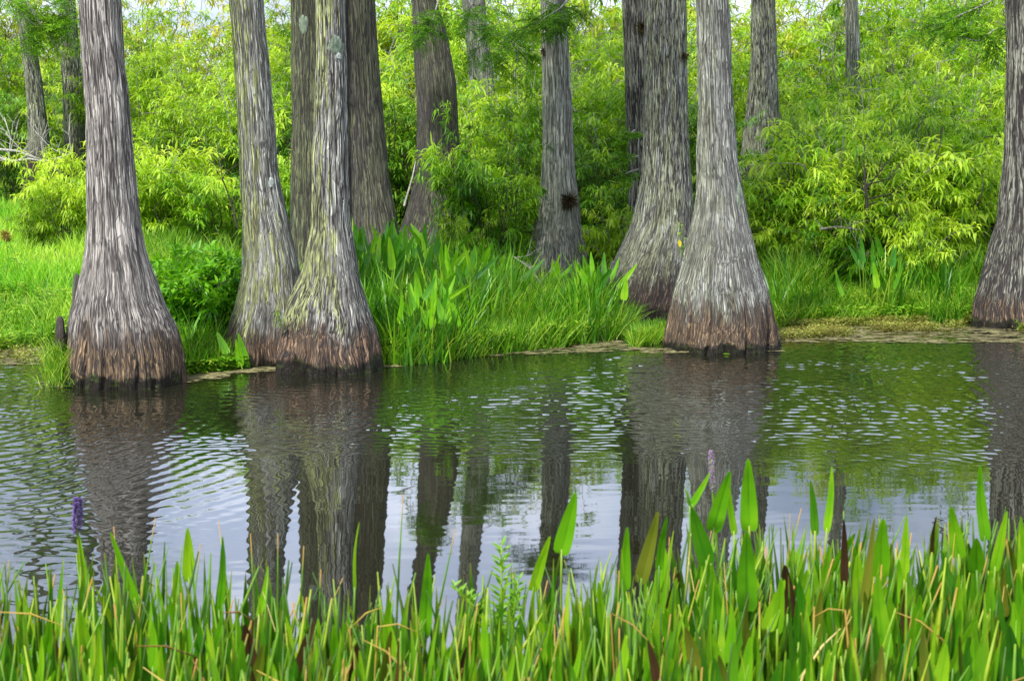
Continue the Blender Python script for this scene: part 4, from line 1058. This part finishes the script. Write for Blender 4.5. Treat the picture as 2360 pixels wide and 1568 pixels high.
FG = 'pickerelweed in the foreground'
FGL = [ # tip x, y, foot of blade x, y, width px, distance, material, face
 (255, 1224, 311, 1379, 20, 3.8, 0, .5), (432, 1216, 435, 1333, 29, 3.9, 0, .1), (408, 1292, 410, 1408, 25, 3.8, 0, .2), (511, 1235, 505, 1406, 22, 3.8, 0, .3), (391, 1379, 416, 1498, 25, 3.5, 0, .3),
 (616, 1303, 597, 1416, 18, 3.7, 0, .4), (651, 1369, 659, 1519, 36, 3.6, 1, .1), (725, 1436, 729, 1570, 22, 3.5, 1, .1), (511, 1408, 482, 1531, 23, 3.5, 0, .4),
 (1326, 1134, 1293, 1268, 40, 4.0, 0, .15), (986, 1274, 978, 1457, 31, 3.7, 0, .1), (1268, 1235, 1229, 1354, 26, 3.8, 0, .2), (1446, 1214, 1440, 1350, 27, 3.8, 0, .2), (1516, 1177, 1477, 1334, 33, 3.9, 2, .2),
 (1538, 1189, 1518, 1305, 21, 3.8, 0, .3), (896, 1379, 891, 1498, 25, 3.5, 0, .2), (830, 1202, 817, 1354, 10, 3.8, 0, .8), (1258, 1437, 1287, 1570, 26, 3.4, 0, .2),
 (1724, 1057, 1726, 1214, 40, 4.0, 0, .05), (1682, 1085, 1644, 1216, 38, 3.95, 0, .1), (1681, 1106, 1691, 1225, 19, 4.05, 0, .5), (1594, 1169, 1628, 1292, 41, 3.8, 1, .1), (1915, 1074, 1905, 1218, 20, 4.0, 0, .7),
 (1866, 1106, 1878, 1225, 20, 4.0, 1, .5), (2260, 1072, 2269, 1236, 31, 4.0, 0, .3), (2191, 1166, 2209, 1278, 33, 3.9, 0, .1), (2036, 1194, 2030, 1322, 42, 3.8, 0, .1), (1943, 1195, 1945, 1341, 19, 3.75, 3, .4),
 (1721, 1222, 1721, 1397, 46, 3.6, 0, .05), (2088, 1188, 2083, 1337, 22, 3.8, 0, .3), (2159, 1190, 2146, 1274, 15, 3.85, 3, .5), (2023, 1322, 2038, 1505, 42, 3.4, 0, .1), (1971, 1229, 1922, 1315, 32, 3.9, 0, .4),
 (2320, 1177, 2292, 1307, 23, 3.9, 0, .3), (2351, 1188, 2358, 1300, 18, 3.9, 0, .4), (1913, 1255, 1896, 1404, 23, 3.7, 0, .3), (2250, 1240, 2250, 1315, 38, 3.8, 0, .2), (2014, 1192, 1989, 1390, 20, 3.75, 2, .4),
 (2325, 1440, 2345, 1575, 42, 3.3, 1, .1), (2211, 1322, 2209, 1430, 25, 3.6, 0, .3), (2258, 1412, 2194, 1542, 27, 3.4, 0, .3), (1575, 1121, 1590, 1166, 12, 3.9, 0, .8), (1635, 1087, 1594, 1162, 16, 3.9, 0, .6),
 (1800, 1330, 1790, 1450, 28, 3.6, 0, .3), (1640, 1300, 1650, 1430, 26, 3.6, 0, .2), (1560, 1330, 1545, 1450, 24, 3.6, 0, .4), (1380, 1340, 1395, 1460, 24, 3.6, 0, .4), (2120, 1370, 2110, 1490, 30, 3.5, 0, .2), (1850, 1410, 1860, 1540, 28, 3.4, 1, .3),
]
flabs = {0: 'bright green pickerelweed leaf standing', 1: 'deep green pickerelweed leaf standing', 2: 'olive brown ageing pickerelweed leaf leaning', 3: 'withered dark brown pickerelweed leaf'}
special = {(1724, 1057): 'tallest broad bright green pickerelweed leaf, upright right of the slim purple flower spike', (1326, 1134): 'broad bright green leaf standing alone over the middle water',
 (1682, 1085): 'broad green leaf leaning right beside the slim purple flower spike', (2260, 1072): 'tall narrow pickerelweed leaf nearest the right edge trunk reflection', (432, 1216): 'pointed green leaf on its own between left rushes and first trunk reflection',
 (1943, 1195): 'tall withered dark brown leaf among green ones at the right', (2159, 1190): 'short withered dark brown leaf tip farther right', (1516, 1177): 'olive brown leaning leaf left of the tall green cluster',
 (1721, 1222): 'large wavy edged leaf low beneath the tallest broad leaf', (255, 1224): 'long folded leaf leaning left beside the thick purple flower'}
MATS = [M_PICK, M_PICKD, M_PICKO, M_PICKB]
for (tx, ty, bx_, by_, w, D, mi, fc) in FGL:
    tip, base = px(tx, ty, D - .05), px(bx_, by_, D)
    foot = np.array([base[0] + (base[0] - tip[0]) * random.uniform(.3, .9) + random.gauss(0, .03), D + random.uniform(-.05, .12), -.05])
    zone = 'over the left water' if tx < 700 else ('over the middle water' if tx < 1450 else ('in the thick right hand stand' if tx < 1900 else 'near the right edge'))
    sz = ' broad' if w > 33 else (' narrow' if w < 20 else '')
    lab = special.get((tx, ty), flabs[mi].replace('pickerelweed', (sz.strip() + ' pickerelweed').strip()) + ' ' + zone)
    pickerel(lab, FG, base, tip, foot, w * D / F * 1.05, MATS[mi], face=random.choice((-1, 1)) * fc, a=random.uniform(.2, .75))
# more leaves lower down in the stand
for k in range(185):
    right = random.random() < .62
    tx = random.uniform(1480, 2420) if right else random.uniform(-60, 1480)
    ty = random.uniform(1240, 1530) if right else random.uniform(1400, 1560)
    D = float(np.interp(ty, [1200, 1560], [4.0, 3.05])) + random.uniform(-.15, .15)
    L = random.uniform(90, 150); a = random.gauss(0, .16)
    tip, base = px(tx, ty, D), px(tx + math.sin(a) * L, ty + math.cos(a) * L, D + .03)
    foot = np.array([base[0] + random.gauss(0, .05), D + random.uniform(-.05, .15), -.06])
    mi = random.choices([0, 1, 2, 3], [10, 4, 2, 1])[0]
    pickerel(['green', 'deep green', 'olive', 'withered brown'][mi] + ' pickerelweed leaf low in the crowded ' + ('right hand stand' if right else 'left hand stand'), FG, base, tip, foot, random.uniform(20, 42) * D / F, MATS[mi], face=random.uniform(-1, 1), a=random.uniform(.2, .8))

# the far bank's pickerelweed
FB = 'pickerelweed on the far bank'
for (vx, vy, D, n, sx_, hh_, mi, lab) in [
    (865, 640, 13.9, 48, 60, .78, 1, 'dark green pickerelweed leaf crowding the foot of the dark brown trunk'),
    (960, 640, 14.6, 26, 50, .72, 1, 'dark green pickerelweed leaf in the middle grass below the bright willows'),
    (985, 800, 12.5, 26, 55, .62, 0, 'bright pickerelweed leaf rising from the water right of the joined pair'),
    (1060, 720, 13.6, 18, 50, .68, 0, 'pickerelweed leaf in the tall grass of the middle bank'),
    (1130, 650, 14.6, 7, 60, .5, 1, 'pickerelweed leaf before the brown cypress knee'),
    (1255, 650, 15.2, 6, 60, .45, 0, 'pickerelweed leaf before the slim pale middle trunk'),
    (1375, 720, 14.2, 12, 26, .65, 0, 'pickerelweed leaf fanning out left of the dark mossy foot'),
    (2010, 660, 15.4, 14, 60, .65, 1, 'pickerelweed leaf in the right hand marsh below the fanned willow'),
    (560, 830, 11.9, 3, 30, .25, 0, 'small pickerelweed leaf in front of the leaning trunk')]:
    for k in range(n):
        x = px(vx + random.gauss(0, sx_ * .6), vy, D)[0]; Dk = D + random.uniform(-.3, .3)
        z0 = float(max(ground_z(x, Dk), -.05))
        hh = hh_ * random.uniform(.7, 1.15); L = random.uniform(.18, .30)
        an = random.gauss(0, .22); f = random.gauss(0, .25)
        foot = np.array([x, Dk, z0]); base = foot + [math.sin(an) * hh * .6, random.gauss(0, .04), hh - L * .6]
        tip = base + np.array([math.sin(an + f) * L, random.gauss(0, .05), math.cos(an + f) * L])
        pickerel(lab, FB, base, tip, foot, random.uniform(.045, .08), MATS[mi if random.random() < .8 else 1 - mi], face=random.uniform(-1.2, 1.2), sr=.005)

# purple flower spikes
M_PUR = leaf_mat('purple_petal', (.13, .07, .30), (.26, .17, .52), (.42, .30, .68), .3, .6)
M_PUR2 = leaf_mat('faded_purple_petal', (.28, .16, .42), (.46, .32, .62), (.62, .45, .60), .3, .6)
def flower(label, tx, ty, bx_, by_, w, D, mat, stem_to, n=420, leafy=True):
    top, bot = px(tx, ty, D), px(bx_, by_, D)
    s_ = np.array([px(stem_to[0], stem_to[1], D)[0], D + .03, -.05])
    root = empty('pickerelweed_flower', s_); tag(root, label, 'flower', 'purple pickerelweed flowers')
    a, b = top - s_, bot - s_
    g = Geo()
    u = rng.random(n) ** .9; ang = rng.uniform(0, 2 * PI, n)
    R = w * D / F * .5
    prof = R * .55 * np.sqrt(np.clip(1 - (u * 1.02 - .05) ** 6, 0.05, 1)) * (0.75 + .25 * np.sin(u * 3.1))
    c = b + (a - b) * u[:, None]
    dv = np.stack([np.cos(ang), np.sin(ang), rng.uniform(.0, .9, n)], 1)
    g.leaves(c + dv * (prof * .5)[:, None], dv, np.tile([0, 0, 1.0], (n, 1)) + rng.normal(size=(n, 3)) * .4, R * rng.uniform(.45, .8, n), R * .34, .5, prof=((0, .3), (.5, 1), (1, .3)))
    link('flower_spike', g.mesh('flower_spike', [mat]), root)
    g = Geo(); s = np.linspace(0, 1, 8)[:, None]
    P = b * s + np.array([.02, 0, 0]) * np.sin(s * PI); g.tube(np.vstack([P, a * .8 + b * .2]), np.linspace(.0055, .003, 9), 6, a=.6)
    link('stalk', g.mesh('stalk', [M_STEM]), root)
    if leafy:
        g = Geo(); blade_geo(g, P[5], b + np.array([.004, 0, -.002]), .030, .6, .02, a=.6, fold=.5)
        link('leaf', g.mesh('leaf', [M_PICK]), root)
flower('thick purple flower spike at the left above the rushes', 180, 1148, 178, 1228, 30, 3.9, M_PUR, (172, 1500))
flower('slim fading lilac flower spike left of the tallest leaf', 1637, 1037, 1642, 1130, 17, 4.0, M_PUR2, (1650, 1500), 300, False)
flower('tiny purple flower in the far grass left of the dark mossy foot', 1391, 614, 1388, 632, 14, 14.6, M_PUR, (1385, 700), 120, False)
flower('tiny purple flower touching the edge of the dark mossy foot', 1411, 602, 1410, 614, 8, 14.9, M_PUR, (1400, 700), 80, False)

# ------------------------------------------------------------------ foreground rushes and straw
M_RUSH = leaf_mat('rush_stem', (.045, .12, .006), (.14, .32, .010), (.44, .52, .03), .25, .42, tip=((.48, .27, .05), .90, .985), spec=.4, patch=14)
M_STRAW = leaf_mat('dry_straw', (.20, .10, .02), (.50, .36, .06), (.66, .55, .24), .15, .6)
M_DGRASS = leaf_mat('broad_rush_blade', (.04, .15, .006), (.14, .36, .012), (.36, .56, .02), .4, .4, tip=((.45, .42, .04), .9, 1.1), patch=12)
def env(vx):
    return np.interp(vx, [-100, 0, 200, 400, 600, 800, 1000, 1200, 1400, 1600, 1800, 2000, 2200, 2450], [1275, 1265, 1235, 1225, 1260, 1300, 1290, 1280, 1235, 1190, 1170, 1175, 1170, 1155])
gR, gS, gB = Geo(), Geo(), Geo()
def stem_pts(tx, ty, D, lean, n=6):
    tip = px(tx, ty, D)
    foot = np.array([tip[0] - lean * (tip[2] + .1), D + random.gauss(0, .08), -.1])
    s = np.linspace(0, 1, n)[:, None]
    bow = np.array([random.gauss(0, .015), random.gauss(0, .02), 0])
    return foot + (tip - foot) * s + bow * np.sin(s * PI)
for k in range(2350):
    tx = random.uniform(-140, 2500) if k < 1600 else random.choice((random.uniform(-1100, -140), random.uniform(2500, 3400)))
    right = np.interp(tx, [0, 1300, 1700, 2400], [0, .1, .7, 1.0])
    ty = float(env(tx)) + abs(random.gauss(0, 1)) * (165 - 40 * right) + random.expovariate(1 / 80.0) * (1 - .4 * right) + random.uniform(-25, 25)
    D = float(np.interp(ty, [1150, 1600], [4.25, 2.9])) + random.uniform(-.2, .25)
    P = stem_pts(tx, ty, D, random.gauss(.07, .17))
    r = random.uniform(.0038, .0066)
    typ = random.random()
    if typ < .52: gR.tube(P, np.array([r * 1.1, r * 1.1, r, r, r * .85, r * .3]), 5, a=random.random() * 1.1 - .1, b=np.linspace(0, 1, 6) * random.choice((1, .93, .90, .90, .90, .90, .90, .90)))
    elif typ < .565: gS.tube(P, np.array([.8, .75, .65, .55, .35, .12]) * r, 4, a=random.random())
    else:
        P = stem_pts(tx, ty, D, random.gauss(.02, .12), 8)
        w = random.uniform(.016, .040); fa = random.uniform(-.9, .9); sd = np.array([math.cos(fa), math.sin(fa), 0])
        ww = w * .5 * np.array([.5, .55, .7, .95, 1.0, .85, .5, .04])[:, None]
        V = np.stack([P - sd * ww, P + np.array([0, .003, 0]) * (ww > .002), P + sd * ww], 1).reshape(-1, 3)
        Q = [(i * 3 + j, i * 3 + j + 1, i * 3 + j + 4, i * 3 + j + 3) for i in range(7) for j in range(2)]
        gB.add(V, Q, None, random.random(), np.repeat(np.linspace(0, 1, 8), 3))
for tx, ty, D, ln in [(929, 1135, 4.0, .02), (1049, 1218, 3.9, .22), (358, 1192, 3.9, .2), (503, 1198, 3.9, -.05), (262, 1212, 3.9, .02), (577, 1228, 3.8, .05), (1542, 1236, 3.8, .1), (700, 1256, 3.8, .03), (640, 1228, 3.9, .04), (790, 1330, 3.7, .35), (462, 1250, 3.8, .15), (20, 1290, 3.8, .1), (1846, 1170, 3.9, .2), (1767, 1255, 3.9, .02)]:
    P = stem_pts(tx, ty, D, ln); gR.tube(P, np.array([.004, .004, .0037, .0035, .003, .001]), 6, a=random.uniform(.3, .8))
for k in range(14):
    tx = random.uniform(-60, 2440); ty = random.uniform(1380, 1550); D = float(np.interp(ty, [1200, 1560], [4.0, 3.0]))
    A = px(tx, ty, D); a_ = random.choice((-1, 1)) * random.uniform(.35, 1.15); L_ = random.uniform(.06, .18)
    kn = A + np.array([math.sin(a_) * L_, random.gauss(0, .05), -math.cos(a_) * L_ * random.choice((1, 1, -.4))])
    ft = np.array([kn[0] + random.gauss(0, .06), D + .05, -.1]); r_ = random.uniform(.0022, .0042)
    gS.tube([A, (A + kn) / 2 + [0, 0, .012], kn, (kn + ft) / 2, ft], [r_ * .3, r_ * .8, r_, r_, r_], 4, a=random.random())
tag(link('rushes', gR.mesh('rushes', [M_RUSH])), 'round green rush stems with orange tips filling the foreground shallows', 'rushes', kind='stuff')
tag(link('dry_stalks', gS.mesh('dry_stalks', [M_STRAW])), 'dry straw coloured stalks mixed through the foreground rushes', 'dry stalks', kind='stuff')
tag(link('broad_blades', gB.mesh('broad_blades', [M_DGRASS])), 'flat green blades growing among the foreground rushes', 'grass', kind='stuff')

# feathery sprig plant in the foreground
def sprig(label, P, D, n, L, mat=M_YEL):
    pts = np.array([px(a, b, D) for a, b in P]); o0 = pts[0].copy(); pts = pts - o0
    root = empty('leafy_weed', o0); tag(root, label, 'plant', 'feathery weeds in the foreground')
    gw = Geo(); gw.tube(pts, np.linspace(.004, .0015, len(pts)), 5, a=.7); link('stalk', gw.mesh('stalk', [M_STEM]), root)
    g = Geo(); u = np.linspace(.45, 1, n); uu = np.linspace(0, 1, len(pts))
    B = np.stack([np.interp(u, uu, pts[:, j]) for j in range(3)], 1)
    ang = np.arange(n) * 2.4
    dv = np.stack([np.cos(ang), np.sin(ang) * .6, .75 + 0 * ang], 1)
    g.leaves(B, dv, np.tile([0, -.6, 1.0], (n, 1)), L * np.linspace(1, .55, n), L * .17, .1, a=rng.random(n) * .4 + .35)
    link('foliage', g.mesh('foliage', [mat]), root)
M_SPRIG = leaf_mat('sprig_leaf', (.10, .28, .01), (.17, .38, .015), (.26, .46, .02), .4, .4)
sprig('feathery upright light green weed in the middle foreground', [(1165, 1640), (1160, 1500), (1155, 1400), (1155, 1255)], 3.7, 46, .055, M_SPRIG)
sprig('smaller feathery weed arching left of the upright one', [(1165, 1640), (1140, 1500), (1100, 1400), (1045, 1350)], 3.65, 30, .05, M_SPRIG)
sprig('short feathery weed shoot right of the upright one', [(1180, 1640), (1180, 1480), (1185, 1400), (1195, 1330)], 3.6, 26, .045, M_SPRIG)

# dragonfly on the tallest rush
tp = px(930, 1131, 4.0)
root = empty('dragonfly', tp); tag(root, 'small dragonfly perched on the tip of the tallest rush', 'dragonfly')
g = Geo(); s = np.linspace(0, 1, 9)[:, None]
g.tube(np.array([-.006, 0, .002]) + np.array([.034, .01, .010]) * s, np.array([.0015, .0030, .0028, .0026, .0022, .0012, .001, .001, .0012]), 8)
g.tube([[-.010, -.001, .0015], [-.0075, 0, .002], [-.005, 0, .002]], [.0006, .0022, .0012], 8)
for k in (-1, 1):
    for q in range(3): g.tube([[-.001 + q * .002, 0, 0], [-.002 + q * .002, k * .004, -.003], [0, k * .002, -.007]], [.0003] * 3, 3)
M_BUG, tb = new_mat('dragonfly_body'); pb = tb.n('ShaderNodeBsdfPrincipled'); pb.inputs['Base Color'].default_value = (.03, .028, .03, 1); pb.inputs['Roughness'].default_value = .4
ob = tb.n('ShaderNodeOutputMaterial'); tb.l(pb.outputs[0], ob.inputs[0])
link('body', g.mesh('body', [M_BUG]), root)
M_WING, tb = new_mat('dragonfly_wing'); pb = tb.n('ShaderNodeBsdfPrincipled'); pb.inputs['Base Color'].default_value = (.35, .36, .38, 1); pb.inputs['Alpha'].default_value = .55
ob = tb.n('ShaderNodeOutputMaterial'); tb.l(pb.outputs[0], ob.inputs[0])
for k in (-1, 1):
    for q in range(2):
        g = Geo(); g.leaves([[.001 + q * .004, 0, .004]], [[.25 + .25 * q + .4, k * .9, .35 if k > 0 else .1]], [[0, 0, 1.0]], .030, .0075, .1, prof=((0, .3), (.3, .8), (.7, 1), (1, .25)))
        link('wing', g.mesh('wing', [M_WING]), root)

# weeds with seed heads at the far left, sprouts on trunks, a yellow leaf vine
M_VINE = leaf_mat('vine_leaf', (.08, .24, .01), (.16, .36, .015), (.28, .46, .02), .4, .4)
def small_plant(label, vx, vy0, vy1, D, n, L, mat, W=.3, name='weed', grp='small weeds on the bank', head=None, sway=0):
    a, b = px(vx, vy0, D), px(vx + sway, vy1, D)
    root = empty(name, a); tag(root, label, 'plant', grp)
    s = np.linspace(0, 1, 7)[:, None]; P = (b - a) * s + np.array([.02, 0, 0]) * np.sin(s * 4)
    gw = Geo(); gw.tube(P, np.linspace(.005, .002, 7), 4); link('stalk', gw.mesh('stalk', [M_STEM]), root)
    g = Geo(); u = np.linspace(.15, 1, n)
    B = np.stack([np.interp(u, s[:, 0], P[:, j]) for j in range(3)], 1); ang = np.arange(n) * 2.4
    g.leaves(B, np.stack([np.cos(ang), np.sin(ang), .4 + 0 * ang], 1), np.tile([0, 0, 1.0], (n, 1)), L * rng.uniform(.7, 1.1, n), L * W, .8)
    link('foliage', g.mesh('foliage', [mat]), root)
    if head:
        g = Geo(); m_ = 160; d_ = rand_unit(m_); g.leaves(P[-1] + d_ * .03 * rng.random((m_, 1)), d_, rand_unit(m_), .035, .008, .2)
        link('seed_head', g.mesh('seed_head', [head]), root)
M_RUSTY = leaf_mat('rusty_seed', (.16, .10, .02), (.30, .24, .04), (.40, .34, .06), .2, .7)
small_plant('tall weed with rusty yellow seed head at the far left edge', 40, 620, 548, 14.6, 10, .12, M_LUSH, head=M_RUSTY, sway=-22)
small_plant('second rusty headed weed close to the left edge', 12, 640, 540, 14.4, 10, .12, M_LUSH, head=M_RUSTY, sway=4)
small_plant('leafy vine climbing between the stout flecked and the broad fluted trunk', 1568, 592, 512, 14.3, 12, .07, M_VINE, W=.6, name='vine')
small_plant('green sprout growing out of the seam of the joined pair', 640, 755, 718, 11.6, 12, .07, M_VINE, name='sprout')
small_plant('small leafy sprout at the foot of the right edge trunk', 2344, 760, 735, 14.3, 10, .05, M_VINE, name='sprout')
small_plant('thin red tipped weed left of the lush dark bush', 366, 640, 560, 13.0, 12, .05, M_LUSH, head=None)
small_plant('tall narrow weed stem right of the lush dark bush', 530, 640, 520, 14.0, 12, .10, M_WIL, W=.2, sway=-30)
g = Geo(); g.leaves([[0, 0, 0]], [[.1, -.1, -1.0]], [[0, -1, 0.1]], .075, .035, .1)
M_YL = leaf_mat('yellow_leaf', (.6, .5, .02), (.65, .55, .02), (.7, .6, .03), .3, .5)
tag(link('yellow_leaf', g.mesh('yellow_leaf', [M_YL]), None, px(1565, 552, 14.2)), 'single yellow heart shaped leaf hanging beside the broad fluted trunk', 'leaf')
# grassy clump on the left heel of the big tree
me_x = rng.normal(0, .06, 900) + px(140, 860, 11.05)[0]; me_y = rng.normal(0, .08, 900) + 11.05
me = blades('sedge_clump', me_x, me_y, rng.uniform(-.02, .22, 900), rng.uniform(.08, .22, 900), np.full(900, .006), rng.uniform(.3, 1.2, 900), M_MARSH, lean=.5)
tag(link('sedge_clump', me), 'ragged sedge clump hanging on the left heel of the big grey trunk', 'sedge')

# leaf litter / yellow leaves on water
for vx, vy, lab in [(1665, 818, 'small yellow green leaf floating in front of the broad fluted trunk'), (147, 893, 'small green leaf floating left of the big grey trunk')]:
    b = (CY - vy) / F; dy, dz = cp + b * sp, -sp + b * cp; tt = -CAMZ / dz
    g = Geo(); g.leaves([[0, 0, 0]], [[1, .1, 0]], [[0, 0, 1.0]], .07, .035, 0.0)
    tag(link('floating_leaf', g.mesh('floating_leaf', [M_VINE]), None, ((vx - CX) / F * tt, dy * tt, .010)), lab, 'leaf', 'leaves on the water')

# ------------------------------------------------------------------ light and sky
SUN_EL, SUN_AZ = math.radians(56), math.radians(214)       # behind the camera, a little to its left
sd = Vector((math.sin(SUN_AZ) * math.cos(SUN_EL), math.cos(SUN_AZ) * math.cos(SUN_EL), math.sin(SUN_EL)))
ld = bpy.data.lights.new('sun', 'SUN'); lo = bpy.data.objects.new('sun', ld); COL.objects.link(lo)
ld.energy = 4.2; ld.angle = math.radians(4.5); ld.color = (1, .97, .91)
lo.rotation_euler = sd.to_track_quat('Z', 'Y').to_euler()
w = bpy.data.worlds.new('World'); SC.world = w; w.use_nodes = True
t = NT(w)
sky = t.n('ShaderNodeTexSky'); sky.sky_type = 'NISHITA'; sky.sun_disc = False
sky.sun_elevation = SUN_EL; sky.sun_rotation = SUN_AZ; sky.air_density = 1.0; sky.dust_density = 1.5
tc = t.n('ShaderNodeTexCoord'); sx = t.n('ShaderNodeSeparateXYZ'); t.l(tc.outputs['Generated'], sx.inputs[0])
zc = t.math('ADD', t.math('MAXIMUM', sx.outputs[2], 0.0), .22)
cb = t.n('ShaderNodeCombineXYZ'); t.l(t.math('DIVIDE', sx.outputs[0], zc), cb.inputs[0]); t.l(t.math('DIVIDE', sx.outputs[1], zc), cb.inputs[1])
n1 = t.noise(cb.outputs[0], .9, 6, .55, .3); n2 = t.noise(cb.outputs[0], 2.2, 5, .6)
cloud = t.maprange(n1, .30, .58)
ccol = t.mix(t.maprange(n2, .35, .65), (6.6, 7.6, 9.9), (11.6, 12.2, 13.9))
bank = t.math('MULTIPLY', t.math('MULTIPLY', t.maprange(sx.outputs[2], .12, .22), t.maprange(sx.outputs[2], .62, .40)), t.maprange(sx.outputs[1], .0, .6))
refl_boost = t.n('ShaderNodeVectorMath', operation='SCALE'); t.l(ccol, refl_boost.inputs[0]); t.l(t.math('ADD', 1.0, t.math('MULTIPLY', bank, .75)), refl_boost.inputs[3])   # extra brightness added over the far trees for the water to reflect
c = t.mix(t.math('MULTIPLY', cloud, .92), sky.outputs[0], refl_boost.outputs[0])
bg = t.n('ShaderNodeBackground'); t.l(c, bg.inputs[0]); bg.inputs[1].default_value = .085
o = t.n('ShaderNodeOutputWorld'); t.l(bg.outputs[0], o.inputs[0])

SC.view_settings.view_transform = 'Standard'; SC.view_settings.look = 'None'; SC.view_settings.gamma = 1
SC.view_settings.exposure = 0.6
SC.cycles.max_bounces = 8; SC.cycles.diffuse_bounces = 3; SC.cycles.glossy_bounces = 3; SC.cycles.transmission_bounces = 4; SC.cycles.transparent_max_bounces = 8
SC.cycles.use_adaptive_sampling = True
SC.cycles.sample_clamp_indirect = 6
SC.cycles.use_denoising = True
